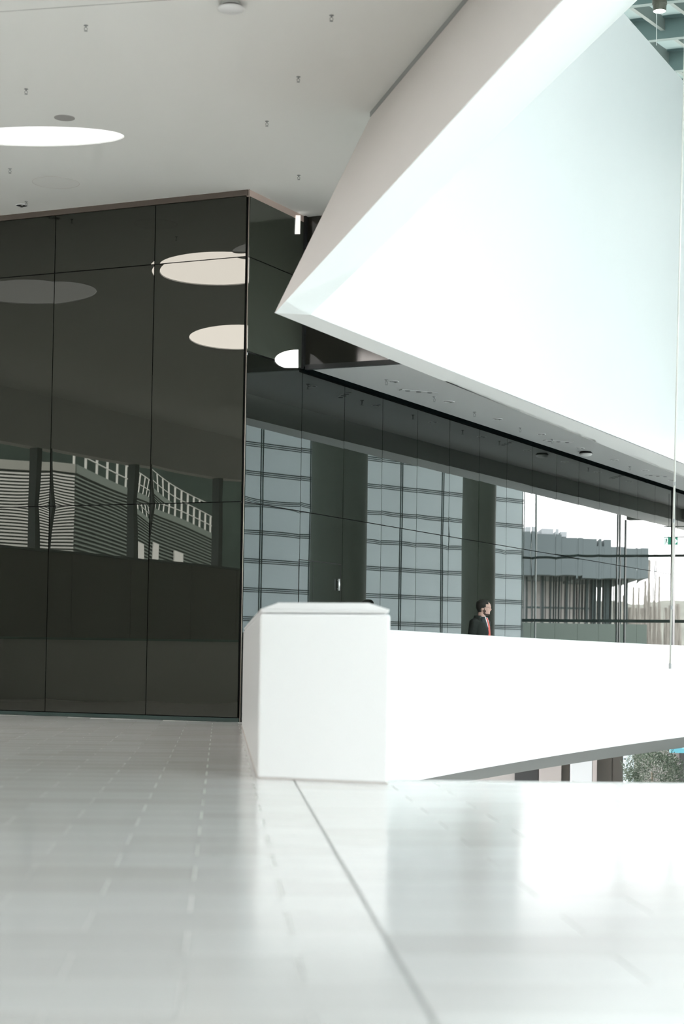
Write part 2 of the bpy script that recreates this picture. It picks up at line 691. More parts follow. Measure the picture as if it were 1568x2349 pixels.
outer = [bm.verts.new(p_) for p_ in flat(cpoly, CEIL)]
edges = [bm.edges.new((outer[i], outer[(i + 1) % len(outer)])) for i in range(len(outer))]
for ring, *_ in LIGHT_SPECS:
    vs = [bm.verts.new(p_) for p_ in flat(ring, CEIL)]
    edges += [bm.edges.new((vs[i], vs[(i + 1) % len(vs)])) for i in range(len(vs))]
bmesh.ops.triangle_fill(bm, edges=edges, use_beauty=True)
top = bmesh.ops.extrude_face_region(bm, geom=bm.faces[:])
bmesh.ops.translate(bm, verts=[v_ for v_ in top['geom'] if isinstance(v_, bmesh.types.BMVert)], vec=(0, 0, 0.35))
ce = struct(fin('ceiling', bm, M_CEIL), 'smooth white ceiling over the landing')
for ring, lab, stg, colr in LIGHT_SPECS:
    c = sum((Vector((p_[0], p_[1], 0)) for p_ in ring), Vector()) / len(ring)
    r0 = [Vector((p_[0] - c.x, p_[1] - c.y, 0)) for p_ in ring]
    e_ = tag(empty('ceiling_light', (c.x, c.y, CEIL)), lab, 'ceiling light', 'oval ceiling lights')
    bm = NB_()
    a = [bm.verts.new(p_ * 0.995 + Z * 0.0) for p_ in r0]
    b = [bm.verts.new(p_ * 0.995 + Z * 0.03) for p_ in r0]
    for i in range(len(a)):
        bm.faces.new((a[i], a[(i + 1) % len(a)], b[(i + 1) % len(a)], b[i]))
    fin('recess_rim', bm, M_PLAST, e_, smooth=True)
    bm = NB_()
    bm.faces.new([bm.verts.new(p_ * 0.99 + Z * 0.015) for p_ in r0])
    fin('diffuser', bm, pr('lamp_%.1f' % stg, colr, 0.5, emis=stg), e_)

# thin seam in the ceiling, top left
bm = NB_()
sp0, sp1 = atz(-60, 31, CEIL), atz(420, -3, CEIL)
dd = (sp1 - sp0).normalized().cross(Z) * 0.008
slab(bm, [sp0 - dd, sp1 - dd, sp1 + dd, sp0 + dd], CEIL - 0.0015, CEIL + 0.004)
struct(fin('trim_7', bm, pr('seam_grey', (0.5, 0.5, 0.48), 0.9)), 'fine seam across the ceiling')
# dark channel between ceiling and white volume
bm = NB_()
qn = Vector((-qd.y, qd.x, 0))
if qn.x > 0:
    qn = -qn
slab(bm, [Q - qn * 0.01, Q3 - qn * 0.01, Q3 + qn * 0.035, Q + qn * 0.035], CEIL - 0.055, CEIL + 0.02)
struct(fin('trim_8', bm, M_GREYM), 'dark metal channel where the ceiling meets the white volume')
bm = NB_()
slab(bm, [Q - qn * 0.004, Q3 - qn * 0.004, Q3 + qn * 0.013, Q + qn * 0.013], CEIL - 0.058, CEIL - 0.05)
struct(fin('trim_9', bm, M_BLACK), 'black shadow gap in the metal channel')

# ================================================================== WHITE VOLUME
ZB = 4.53
P0 = atz(630, 718, ZB)
P1 = atz(712, 722, ZB)
L1e = atz(1568, 1096, ZB)
L2e = atz(1568, 1064, ZB)
d2 = (L2e - P1).normalized()
n3 = Vector((d2.y, -d2.x, 0))
E2 = onpl(1430, 30, P1, n3)
TOPZ = E2.z
L2x = P1 + d2 * 34
L1x = P0 + (L1e - P0).normalized() * 34
nF2 = (P1 - P0).cross(E2 - P0)
nF1 = (Q - P0).cross(Q2 - P0)
E1 = onpl(1290, 0, P0, nF1)
E1x = P0 + (E1 - P0) * 1.5
E2x = P1 + (E2 - P1) * 1.35
vol = tag(empty('white_volume', (P1.x, P1.y, ZB)), 'huge angular white balustrade volume hanging over the bridge', 'balustrade')


def facesheet(name, polys, mat, thick_vec, par, bevel=0.0, smooth=False):
    bm_ = NB_()
    for poly in polys:
        lo = [Vector(p_) for p_ in poly]
        hi = [Vector(p_) + thick_vec for p_ in poly]
        hull_prism(bm_, lo, hi)
    o_ = fin(name, bm_, mat, par, bevel=bevel)
    o_.matrix_parent_inverse = Matrix.Translation(-par.location)
    return o_


top3 = Vector((0, 0, TOPZ - ZB))
facesheet('outer_face', [[P1, L2x, L2x + top3, E2]], M_WHITE, -n3 * 0.015, vol)
thk2 = nF2.normalized()
if thk2.z > 0:
    thk2 = -thk2
bm = NB_()
prev = None
for k in range(25):
    f_ = k / 24
    cur = [bm.verts.new(P0.lerp(E1x, f_) - vol.location), bm.verts.new(P1.lerp(E2x, f_) - vol.location)]
    if prev:
        bm.faces.new((prev[0], prev[1], cur[1], cur[0]))
    prev = cur
o = fin('sloping_rim', bm, M_PLAST, vol, smooth=True)
facesheet('inner_face', [[P0, Q, Q2], [P0, Q2, E1x], [Q2, Q3, E1x]], pr('rosy_plaster', (0.70, 0.66, 0.645), 0.85, noise=0.04, nscale=0.35), Vector((-0.004, 0.006, 0.001)), vol)  # darker plaster: the shade of this face is put into its colour
facesheet('underside', [[P0, P1, L2x, L1x]], M_PLAST, Z * 0.004, vol)
l1n = Vector(((L1x - P0).y, -(L1x - P0).x, 0)).normalized()
LS = P0 + (L1x - P0).normalized() * 5.2
facesheet('back_face', [[LS, L1x, L1x + Z * 0.9, LS + Z * 0.9]], M_PLAST, l1n * 0.08, vol)

# soffit over the bridge and the recess wall above it
S0 = atz(701, 848, SOF)
S0 = onB(1.66, 0.0, SOF)
S1 = atz(921, 830, SOF)
S2 = L1x + l1n * 0.3
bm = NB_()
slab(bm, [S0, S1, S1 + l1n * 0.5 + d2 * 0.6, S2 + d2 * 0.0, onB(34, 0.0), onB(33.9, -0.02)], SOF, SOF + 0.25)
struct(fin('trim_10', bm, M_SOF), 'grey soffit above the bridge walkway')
bm = NB_()
bk = Vector((0.0, 0.10, 0))
G1 = atz(888, 832, SOF)
sd = (S1 - S0).normalized()
G1 = S0 + sd * (G1 - S0).dot(sd)
slab(bm, [S0 - bk * 0.2, G1 - bk * 0.2, G1 + bk * 2, S0 + bk * 2], SOF - 0.0, CEIL - 0.004)
struct(fin('wall_back', bm, pr('recess_glass', (0.018, 0.018, 0.014), 0.08, ior=1.5)), 'dark glass recess wall above the soffit')
bm = NB_()
slab(bm, [G1 - bk * 0.25, S1 + sd * 0.6 - bk * 0.25, S1 + sd * 0.6 + bk * 2, G1 + bk * 2], SOF, CEIL)
struct(fin('trim_11', bm, M_PLAST), 'pale pier at the end of the recess wall')
bm = NB_()
slab(bm, [S0 - bk * 0.5, S1 - bk * 0.5, S1 + bk * 0.3, S0 + bk * 0.3], SOF - 0.03, SOF + 0.035)
struct(fin('trim_12', bm, M_BLACK), 'black edge of the soffit below the recess')
# reflections in the upper glass, added as a glowing oval and slot
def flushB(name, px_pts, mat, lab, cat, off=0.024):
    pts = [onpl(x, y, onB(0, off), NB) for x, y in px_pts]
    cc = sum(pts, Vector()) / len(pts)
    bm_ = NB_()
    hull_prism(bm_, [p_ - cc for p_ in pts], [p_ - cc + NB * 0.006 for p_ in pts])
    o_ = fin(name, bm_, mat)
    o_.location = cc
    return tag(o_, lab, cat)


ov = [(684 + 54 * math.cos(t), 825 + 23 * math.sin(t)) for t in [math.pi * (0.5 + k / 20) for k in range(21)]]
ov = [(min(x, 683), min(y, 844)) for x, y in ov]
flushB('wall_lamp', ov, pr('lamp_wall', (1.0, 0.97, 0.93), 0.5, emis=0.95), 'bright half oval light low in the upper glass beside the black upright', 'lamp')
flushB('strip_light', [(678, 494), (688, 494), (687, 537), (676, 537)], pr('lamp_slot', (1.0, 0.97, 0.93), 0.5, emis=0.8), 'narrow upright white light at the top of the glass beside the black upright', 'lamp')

# ================================================================== BLOCK AND BRIDGE
B0, B1 = atz(590, 1786, 0), atz(889, 1799, 0)
fdir = (B1 - B0).normalized()
BL = 10.0
base_pts = [B0, B1, B1 + GD * (BL), B0 + GD * (BL - 0.2)]
blk = tag(empty('parapet_block', (B0.x, B0.y, 0)), 'thick white parapet end block standing on the landing', 'parapet')
bm = NB_()
slab(bm, base_pts, 0.0, 1.165)
o = fin('body', bm, M_WHITE, blk, bevel=0.02)
o.matrix_parent_inverse = Matrix.Translation(-blk.location)


def inset(pts, d):
    c_0 = sum(pts, Vector()) / len(pts)
    n_ = len(pts)
    out = []
    for i in range(n_):
        a_ = (pts[i] - pts[i - 1]).normalized()
        b_ = (pts[(i + 1) % n_] - pts[i]).normalized()
        na = Vector((-a_.y, a_.x, 0))
        nb2 = Vector((-b_.y, b_.x, 0))
        if na.dot(c_0 - pts[i]) < 0:
            na, nb2 = -na, -nb2
        h = (na + nb2).normalized()
        out.append(pts[i] + h * (d / max(0.3, h.dot(na))))
    return out


bm = NB_()
r1 = [p_ + Z * 1.170 for p_ in inset(base_pts, 0.012)]
r2 = [p_ + Z * 1.198 for p_ in inset(base_pts, 0.004)]
in3 = inset(base_pts, 0.13)
r3 = [p_ + Z * 1.247 for p_ in in3]
hull_prism(bm, r1, r2)
bm.faces.ensure_lookup_table()
a = [bm.verts.new(p_) for p_ in r2]
b = [bm.verts.new(p_) for p_ in r3]
for i in range(4):
    bm.faces.new((a[i], a[(i + 1) % 4], b[(i + 1) % 4], b[i]))
bm.faces.new(b)
bmesh.ops.remove_doubles(bm, verts=bm.verts, dist=0.0005)
o = fin('coping', bm, M_WHITE, blk, bevel=0.012)
o.matrix_parent_inverse = Matrix.Translation(-blk.location)
o['label'] = 'white bevelled coping'
bm = NB_()
for p_, q_ in ((B0, B1), (B0, B0 + GD * (BL - 0.2))):
    d_ = (q_ - p_).normalized()
    nn_ = Vector((d_.y, -d_.x, 0))
    if nn_.dot(p_ - base_pts[2]) < 0:
        nn_ = -nn_
    slab(bm, [p_ - nn_ * 0.01, q_ - nn_ * 0.01, q_ + nn_ * 0.006, p_ + nn_ * 0.006], 0.0, 0.012)
o = fin('base_joint', bm, pr('taupe_joint', (0.52, 0.49, 0.47), 0.7), blk)
o.matrix_parent_inverse = Matrix.Translation(-blk.location)

top_px = [(893, 1445.5), (1000, 1452), (1120, 1459), (1280, 1468), (1430, 1475), (1568, 1482)]
tp = [atz(x, y, 1.2) for x, y in top_px]
d0 = (tp[1] - tp[0]).normalized()
d1 = (tp[-1] - tp[-2]).normalized()
# smooth plan line, offset about 1.8 m from the glass
A_ = np.array([[(p_ - CN).dot(DB), (p_ - CN).dot(NB)] for p_ in tp])
cf = np.polyfit(A_[:, 0], A_[:, 1], 2)
ts = np.linspace(-1.5, 29.5, 52)
line = [onB(float(t), float(np.polyval(cf, max(0.0, min(t, 19))) + (t - 19 if t > 19 else 0) * (2 * cf[0] * 19 + cf[1]))) for t in ts]
print('parapet offsets', A_)
br = tag(empty('bridge', (line[0].x, line[0].y, 0)), 'white curved bridge parapet running past the mirror glass wall', 'bridge')


def bot_z(t):
    return -0.73


def strip(bm_, prof, closed=True):
    """sweep a profile (offset inward from the line, z) along the bridge"""
    rings_ = []
    for p_, t in zip(line, ts):
        rings_.append([bm_.verts.new(p_ - NB * o_ + Z * z_) for o_, z_ in prof])
    n_ = len(prof)
    for i in range(len(rings_) - 1):
        for k in range(n_ if closed else n_ - 1):
            bm_.faces.new((rings_[i][k], rings_[i][(k + 1) % n_], rings_[i + 1][(k + 1) % n_], rings_[i + 1][k]))
    if closed:
        bm_.faces.new(rings_[0][::-1])
        bm_.faces.new(rings_[-1])


for nm, prof, mt in (('parapet', [(0, -0.70), (0, 1.17), (0.22, 1.17), (0.22, -0.2)], M_WHITE),
                     ('parapet_coping', [(-0.006, 1.172), (-0.006, 1.20), (0.0, 1.206), (0.23, 1.206), (0.23, 1.172)], M_WHITE),
                     ('walkway', [(0.22, -0.2), (0.22, -0.002), (1.35, -0.002), (1.35, -0.2)], M_TILE)):
    bm = NB_()
    strip(bm, prof)
    o = fin(nm, bm, mt, br)
    o.matrix_parent_inverse = Matrix.Translation(-br.location)
    for p_ in o.data.polygons:
        p_.use_smooth = False
bm = NB_()
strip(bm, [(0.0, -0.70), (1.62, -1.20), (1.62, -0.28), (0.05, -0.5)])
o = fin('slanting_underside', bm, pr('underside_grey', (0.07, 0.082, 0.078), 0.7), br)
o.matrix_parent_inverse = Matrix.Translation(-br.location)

# hanger rod clamped to the bridge
ybot = aty(1536, 1528, 21.0)
ytop = aty(1569, 150, 20.6)
ytop = ytop + (ytop - ybot) * 0.25
rod = tag(empty('hanger_rod', ybot), 'thin pale steel hanger rod in front of the right glass wall', 'rod')
bm = NB_()
tube(bm, [ybot, ytop], 0.011, 10)
o = fin('rod', bm, pr('pale_steel', (0.62, 0.62, 0.58), 0.4, metal=0.3), rod, smooth=True)
o.matrix_parent_inverse = Matrix.Translation(-ybot)
bm = NB_()
tube(bm, [ybot - Z * 0.03, ybot + Z * 0.03], 0.016, 10)
o = fin('clamp', bm, M_GREYM, rod)
o.matrix_parent_inverse = Matrix.Translation(-ybot)
for yy in (1110, 1195, 1395):
    f_ = (1530 - yy) / (1530 - 150.0)
    q_ = ybot.lerp(aty(1569, 150, 20.6), f_)
    bm = NB_()
    tube(bm, [q_ - Z * 0.02, q_ + Z * 0.02], 0.015, 10)
    o = fin('clamp', bm, M_GREYM, rod)
    o.matrix_parent_inverse = Matrix.Translation(-ybot)

# ================================================================== CEILING FITTINGS
PLACES = {}


def sprinkler_proto():
    e_ = empty('sprinkler')
    bm_ = NB_()
    lathe(bm_, [(0, 0), (0.022, 0), (0.022, -0.004), (0.008, -0.008), (0.007, -0.022), (0, -0.022)], 14)
    fin('stem', bm_, M_GREYM, e_, smooth=True)
    bm_ = NB_()
    for s in (-1, 1):
        tube(bm_, [(s * 0.006, 0, -0.02), (s * 0.016, 0, -0.032), (s * 0.013, 0, -0.045), (0, 0, -0.054)], 0.0028, 6)
    lathe(bm_, [(0, -0.054), (0.017, -0.055), (0.017, -0.058), (0, -0.058)], 12)
    fin('deflector', bm_, M_GREYM, e_)
    return e_


def downlight_proto():
    e_ = empty('downlight')
    bm_ = NB_()
    lathe(bm_, [(0.075, 0.0), (0.075, -0.006), (0.066, -0.008), (0.064, 0.0)], 28)
    fin('rim', bm_, M_WHITE, e_, smooth=True)
    bm_ = NB_()
    lathe(bm_, [(0.066, -0.004), (0.04, -0.0015), (0, -0.001)], 28)
    fin('reflector', bm_, M_BLACK, e_, smooth=True)
    bm_ = NB_()
    box(bm_, (0.0, 0, -0.009), 0.03, 0.10, 0.012)
    fin('lamp', bm_, M_STEEL, e_)
    return e_


def place(proto, used, name_label, cat, group, px, py, z, rz=0.0, scale=1.0):
    o_ = proto if not used else copy_tree(proto)
    p_ = atz(px, py, z)
    o_.location = p_
    o_.rotation_euler = (0, 0, rz)
    o_.scale = (scale,) * 3
    tag(o_, name_label, cat, group)
    return o_


spr = sprinkler_proto()
SPL = [(197, 58, 'sprinkler head in the top left part of the ceiling'), (60, 204, 'sprinkler head on the ceiling near the left frame edge, above the oval recess'),
       (760, 35, 'sprinkler head highest on the ceiling, left of the dark channel'), (684, 176, 'sprinkler head left of the end of the dark channel'),
       (612, 278, 'sprinkler head mid ceiling, above the glass corner'), (685, 402, 'sprinkler head lowest, beside the leaning white volume'),
       (23, 387, 'sprinkler head just below the white oval recess'), (60, 462, 'sprinkler head just above the small downlight at left')]
for i, (x, y, lb) in enumerate(SPL):
    place(spr, i > 0, lb, 'sprinkler', 'sprinkler heads on the main ceiling', x, y, CEIL, 0.3)
for i, (x, y, lb) in enumerate([(886, 871, 'soffit sprinkler nearest the recess'), (996, 910, 'soffit sprinkler right of the first lamp strip'), (1088, 945, 'soffit sprinkler, third from the recess'),
                                (1193, 981, 'soffit sprinkler, before the second lamp strip'), (1266, 1007, 'soffit sprinkler at the second lamp strip'), (1444, 1070, 'soffit sprinkler farthest right')]):
    place(spr, True, lb, 'sprinkler', 'sprinkler heads on the bridge soffit', x, y, SOF, 0.5, 1.35)

dl = downlight_proto()
place(dl, False, 'small round chrome downlight at the left edge, just above the glass', 'downlight', 'downlights', 50, 471, CEIL, 0.2, 1.15)
names = ['nearest the recess', 'second from the recess', 'third from the recess', 'fourth from the recess', 'left of the smoke detector', 'right of the smoke detector', 'seventh along', 'at the far right end']
for i, (x, y) in enumerate([(902, 875), (1030, 921), (1141, 961), (1241, 996), (1330, 1028), (1409, 1055), (1479, 1079), (1540, 1101)]):
    place(dl, True, 'flush soffit downlight ' + names[i], 'downlight', 'downlights in the bridge soffit', x, y, SOF, -0.44, 1.1)


def strip_proto():
    e_ = empty('lamp_strip')
    bm_ = NB_()
    box(bm_, (0, 0, -0.006), 0.10, 0.62, 0.012)
    fin('housing', bm_, M_SOF, e_, bevel=0.003)
    for k in range(3):
        bm_ = NB_()
        lathe(bm_, [(0.04, -0.012), (0.04, -0.016), (0.02, -0.014), (0, -0.013)], 16)
        o_ = fin('spot', bm_, M_BLACK, e_)
        o_.location = (0, (k - 1) * 0.19, 0)
    return e_


st = strip_proto()
for i, (x, y, lb) in enumerate([(960, 897, 'narrow strip of three spots in the soffit near the recess'), (1280, 1012, 'narrow strip of three spots in the soffit left of the smoke detector'), (1508, 1091, 'narrow strip of three spots at the right end of the soffit')]):
    place(st, i > 0, lb, 'lamp strip', 'spot strips in the soffit', x, y, SOF, -1.1)

# smoke detector under the soffit
e_ = tag(empty('smoke_detector', atz(1343, 1036, SOF)), 'round white smoke detector on a dark base under the soffit', 'smoke detector')
bm = NB_()
lathe(bm, [(0, 0), (0.10, 0), (0.13, -0.03), (0.13, -0.035), (0, -0.035)], 32)
fin('base', bm, M_BLACK, e_, smooth=True)
bm = NB_()
lathe(bm, [(0, -0.036), (0.115, -0.036), (0.12, -0.05), (0.105, -0.075), (0.05, -0.09), (0, -0.09)], 32)
fin('dome', bm, M_PLAST, e_, smooth=True)
# big ceiling fitting, top of the picture
e_ = tag(empty('ceiling_sensor', atz(530, 6, CEIL)), 'round white dome fitting with dark ring at the top of the ceiling', 'sensor')
bm = NB_()
lathe(bm, [(0, 0), (0.088, 0), (0.088, -0.026), (0, -0.026)], 32)
fin('mount', bm, pr('mount_grey', (0.5, 0.52, 0.5), 0.5), e_)
bm = NB_()
lathe(bm, [(0, -0.026), (0.088, -0.026), (0.118, -0.045), (0.118, -0.047), (0, -0.047)], 40)
fin('dark_ring', bm, pr('maroon_black', (0.03, 0.015, 0.015), 0.5), e_)
bm = NB_()
lathe(bm, [(0, -0.047), (0.118, -0.047), (0.129, -0.06), (0.127, -0.068), (0.10, -0.082), (0.05, -0.09), (0, -0.092)], 40)
fin('dome', bm, M_WHITE, e_, smooth=True)
# flat grey disc and the flush hatch
e_ = tag(empty('ceiling_disc', atz(148, 270, CEIL)), 'flat grey disc on the ceiling above the white oval recess', 'ceiling disc')
bm = NB_()
lathe(bm, [(0, 0), (0.118, 0), (0.118, -0.006), (0.10, -0.008), (0, -0.008)], 36)
fin('plate', bm, pr('disc_grey', (0.38, 0.37, 0.36), 0.6), e_)
e_ = tag(empty('ceiling_hatch', atz(128, 419, CEIL)), 'large faint round flush hatch in the ceiling below the oval recess', 'hatch')
bm = NB_()
lathe(bm, [(0, 0), (0.30, 0), (0.30, -0.001), (0.294, -0.0015), (0, -0.0015)], 64)
fin('cover', bm, pr('hatch_white', (0.875, 0.87, 0.845), 0.9), e_)
bm = NB_()
lathe(bm, [(0.301, 0), (0.305, 0), (0.305, -0.002), (0.301, -0.002), (0.301, 0)], 64)
fin('edge_ring', bm, pr('hatch_edge', (0.66, 0.62, 0.59), 0.9), e_)

# ================================================================== ATRIUM ROOF
RZ = 14.2
rt = struct(empty('ceiling_glass', (0, 0, 0)), 'green tinted glass roof over the atrium')
rd = Vector((0.93, -0.367, 0)).normalized()
rn = Vector((0.547, 0.837, 0)).normalized()
R0 = atz(1500, 91, RZ - 0.5)
nper = Vector((-rd.y, rd.x, 0))


def rp(a, b, z):
    """a along the girders, b counted in girder spacings along the purlins"""
    v_ = R0 + rd * a + rn * (b * 2.15 / rn.dot(nper))
    return Vector((v_.x, v_.y, z))


for b_ in range(-14, 7):
    bm = NB_()
    w0 = 0.03
    slab(bm, [rp(-9, b_, 0), rp(22, b_, 0), rp(22, b_ + 0.07, 0), rp(-9, b_ + 0.07, 0)], RZ - 0.5, RZ - 0.05)
    fin('roof_girder', bm, M_GREEN, rt)
    bm = NB_()
    slab(bm, [rp(-9, b_ - 0.05, 0), rp(22, b_ - 0.05, 0), rp(22, b_, 0), rp(-9, b_, 0)], RZ - 0.09, RZ - 0.05)
    fin('roof_batten', bm, pr('roof_dark', (0.05, 0.09, 0.09), 0.5), rt)
pa1 = atz(1468, 38, RZ - 0.33)
ax = (pa1 - R0)
n_rn = Vector((-rn.y, rn.x, 0))
a1 = ax.dot(n_rn) / rd.dot(n_rn)
pa2 = atz(1549, 102, RZ - 0.33)
a2 = (pa2 - R0).dot(n_rn) / rd.dot(n_rn)
stp = max(0.8, abs(a2 - a1))
for k in range(-6, 12):
    bm = NB_()
    a_ = a1 + k * stp
    slab(bm, [rp(a_, -14, 0), rp(a_ + 0.09, -14, 0), rp(a_ + 0.09, 6.5, 0), rp(a_, 6.5, 0)], RZ - 0.33, RZ - 0.06)
    fin('roof_purlin', bm, pr('roof_steel_light', (0.15, 0.18, 0.17), 0.5), rt)
for j in range(-14, 7):
    bm = NB_()
    slab(bm, [rp(-9, j, 0), rp(22, j, 0), rp(22, j + 1, 0), rp(-9, j + 1, 0)], RZ, RZ + 0.03)
    fin('roof_pane', bm, M_ROOFG, rt)

# pendant spot
lp = aty(1512, 26, 27.0)
e_ = tag(empty('spotlight', lp), 'bright cylindrical spotlight hanging in the top right corner', 'spotlight')
bm = NB_()
lathe(bm, [(0, 0.5), (0.04, 0.5), (0.045, 0.22), (0.105, 0.21), (0.11, 0.10), (0.10, 0.09), (0.095, 0.0), (0.088, 0.0), (0.08, 0.01), (0, 0.01)], 28)
fin('housing', bm, pr('dark_bronze', (0.10, 0.10, 0.08), 0.35, metal=0.6), e_, smooth=False)
bm = NB_()
lathe(bm, [(0, 0.0), (0.086, 0.0), (0.086, 0.009), (0, 0.009)], 28)
fin('lens', bm, pr('spot_lens', (1.0, 0.97, 0.99), 0.5, emis=25.0), e_)
bm = NB_()
tube(bm, [(0, 0, 0.5), (0, 0, RZ - lp.z - 0.2)], 0.02, 8)
fin('stem', bm, M_BLACK, e_)
bm = NB_()
c0, c1 = aty(1505, -40, 28), aty(1506, 1100, 28)
c1 = aty(1505, 104, 28)
tube(bm, [c0 + (c0 - c1) * 0.5, c1], 0.006, 6)
tag(fin('wire', bm, pr('wire_grey', (0.6, 0.62, 0.6), 0.4)), 'thin pale wire hanging behind the spotlight', 'wire')

# ================================================================== ENCLOSURE OF THE HALL
LOW = -6.5
# pale gridded facade on the far side of the atrium: it is what the right glass wall mirrors
EV = aty(1195, 1275, 50.8)                     # mirrored images of its two visible ends
FV = aty(568, 1200, 44.0)
fr0, fr1 = mB(FV), mB(EV)
fr0.z = fr1.z = 0
fd = (fr1 - fr0).normalized()
FTOP = 13.9
fs = struct(empty('wall_atrium', fr1), 'pale gridded glass facade across the atrium, mirrored in the right glass wall')
fn = Vector((-fd.y, fd.x, 0))                  # towards the atrium
CW, CH = 1.58, 0.685
NX, NZ = 40, 30


def fpt(a, z, off=0.0):
    return Vector((-fd.x * a + fn.x * off, -fd.y * a + fn.y * off, z))


nvis = 0
pane_me = None
rest = NB_()
for i in range(NX):
    for k in range(NZ):
        z0 = LOW + k * CH
        vis = i < 9 and 0.5 < z0 < 5.6
        if vis:
            if pane_me is None:
                b_ = NB_()
                hull_prism(b_, [fpt(0.0, 0.0), fpt(CW, 0.0), fpt(CW, CH), fpt(0.0, CH)],
                           [fpt(0.0, 0.0, -0.03), fpt(CW, 0.0, -0.03), fpt(CW, CH, -0.03), fpt(0.0, CH, -0.03)])
                bmesh.ops.recalc_face_normals(b_, faces=b_.faces)
                pane_me = bpy.data.meshes.new('pane')
                b_.to_mesh(pane_me)
                b_.free()
                pane_me.materials.append(M_PANE)
            o = link('pane', pane_me, None, fs)
            o.location = fpt(i * CW, z0)
        else:
            hull_prism(rest, [fpt(i * CW, z0), fpt((i + 1) * CW, z0), fpt((i + 1) * CW, z0 + CH), fpt(i * CW, z0 + CH)],
                       [fpt(i * CW, z0, -.03), fpt((i + 1) * CW, z0, -.03), fpt((i + 1) * CW, z0 + CH, -.03), fpt(i * CW, z0 + CH, -.03)])
o = fin('panes', rest, M_PANE, fs)
o['kind'] = 'stuff'
for i in range(NX + 1):
    b_ = NB_()
    for s_2 in (-0.035, 0.035):
        a_ = i * CW + s_2
        hull_prism(b_, [fpt(a_ - .012, LOW), fpt(a_ + .012, LOW), fpt(a_ + .012, LOW, .02), fpt(a_ - .012, LOW, .02)], [fpt(a_ - .012, FTOP), fpt(a_ + .012, FTOP), fpt(a_ + .012, FTOP, .02), fpt(a_ - .012, FTOP, .02)])
    fin('mullion', b_, M_MULD if i else M_MULL, fs)
for k in range(NZ + 1):
    z0 = LOW + k * CH
    b_ = NB_()
    for s_2, h_ in ((-0.045, .009), (0.0, 0.009), (0.045, .011)):
        hull_prism(b_, [fpt(0, z0 + s_2 - h_), fpt(NX * CW, z0 + s_2 - h_), fpt(NX * CW, z0 + s_2 + h_), fpt(0, z0 + s_2 + h_)], [fpt(0, z0 + s_2 - h_, .02), fpt(NX * CW, z0 + s_2 - h_, .02), fpt(NX * CW, z0 + s_2 + h_, .02), fpt(0, z0 + s_2 + h_, .02)])
    fin('transom', b_, M_MULD, fs)

# end glazing: rails, mullions, beam
EP = onB(26.45, 0)
en = struct(empty('window_1', EP), 'end window of the atrium with slim rails, mirrored in the right glass wall')


def ept(o_, z, dpt=0.0):
    return NB * o_ + DB * dpt + Z * z


def ebar(nm, o0, o1, z0, z1, m_, th=0.06):
    b_ = NB_()
    hull_prism(b_, [ept(o0, z0), ept(o1, z0), ept(o1, z1), ept(o0, z1)], [ept(o0, z0, th), ept(o1, z0, th), ept(o1, z1, th), ept(o0, z1, th)])
    return fin(nm, b_, m_, en)


def e_z(px, py):
    return onpl(px, py, EP, DB).z


OFFM = -(onpl(1195, 1275, EP, DB) - CN).dot(NB)
zr1, zr2 = e_z(1430, 1275.5), e_z(1430, 1424.5)
ebar('rail', 0, OFFM, zr1 - 0.035, zr1 + 0.03, M_MULD, 0.1)
ebar('rail', 0, OFFM, zr2 - 0.04, zr2 + 0.04, M_MULD, 0.1)
zt = e_z(1450, 1192)
QB = -(onpl(1432, 1190, EP, DB) - CN).dot(NB)
ebar('head_beam', 0, QB, zt, SOF + 0.3, pr('beam_grey', (0.16, 0.17, 0.155), 0.7), 0.3)
ebar('head_beam', QB, OFFM + 0.2, 6.2, 6.6, MATS['beam_grey'], 0.3)
ebar('head_wall', 0, OFFM + 0.2, 6.6, 13.9, M_PLAST, 0.3)
ebar('head_wall', 0, QB, SOF + 0.3, 6.6, M_PLAST, 0.3)
for px in (1413, 1428, 1221):
    q_ = -(onpl(px, 1275, EP, DB) - CN).dot(NB)
    ebar('mullion', q_ - 0.02, q_ + 0.02, -0.2, zt if px > 1425 else 6.2, M_MULD if px > 1300 else M_MULL, 0.1)
ebar('sill_slab', 0, OFFM, LOW, -0.2, M_PLAST, 0.2)
for y_ in (1208, 1232):
    zz = e_z(1545, y_)
    q_ = -(onpl(1519, y_, EP, DB) - CN).dot(NB)
    ebar('top_rail', 0, q_, zz - 0.012, zz + 0.012, M_MULD, 0.03)

# concrete columns in front of the facade
for i, (pxa, pxb, dep, lb) in enumerate(((706, 838, 40.0, 'massive round concrete column nearest the corner, mirrored behind the glass door'), (1056, 1134, 47.0, 'round concrete column mirrored behind the man'),)):
    va, vb = aty(pxa, 1200, dep), aty(pxb, 1200, dep)
    r_ = (vb.x - va.x) / 2
    c = mB((va + vb) / 2)
    b_ = NB_()
    lathe(b_, [(0, LOW), (r_, LOW), (r_, 13.6), (0, 13.6)], 40)
    o = fin('concrete_column', b_, M_COLM, smooth=True)
    md = o.modifiers.new('es', 'EDGE_SPLIT')
    o.location = (c.x, c.y, 0)
    tag(o, lb, 'column', 'concrete columns of the atrium')

# exit sign hanging near the end window
sv = aty(1539, 1241, 44.5)
sc0 = mB(sv)
sx = mB(sv + Vector((1, 0, 0))) - sc0         # how picture-right maps to the real sign
sx.z = 0
sx.normalize()
sg = tag(empty('exit_sign', sc0), 'green emergency exit sign with running figure and arrow, mirrored at the right end', 'sign')
PXM = 44.5 / F
sfn = sx.cross(Z)
if sfn.dot(CN - sc0) < 0:
    sfn = -sfn


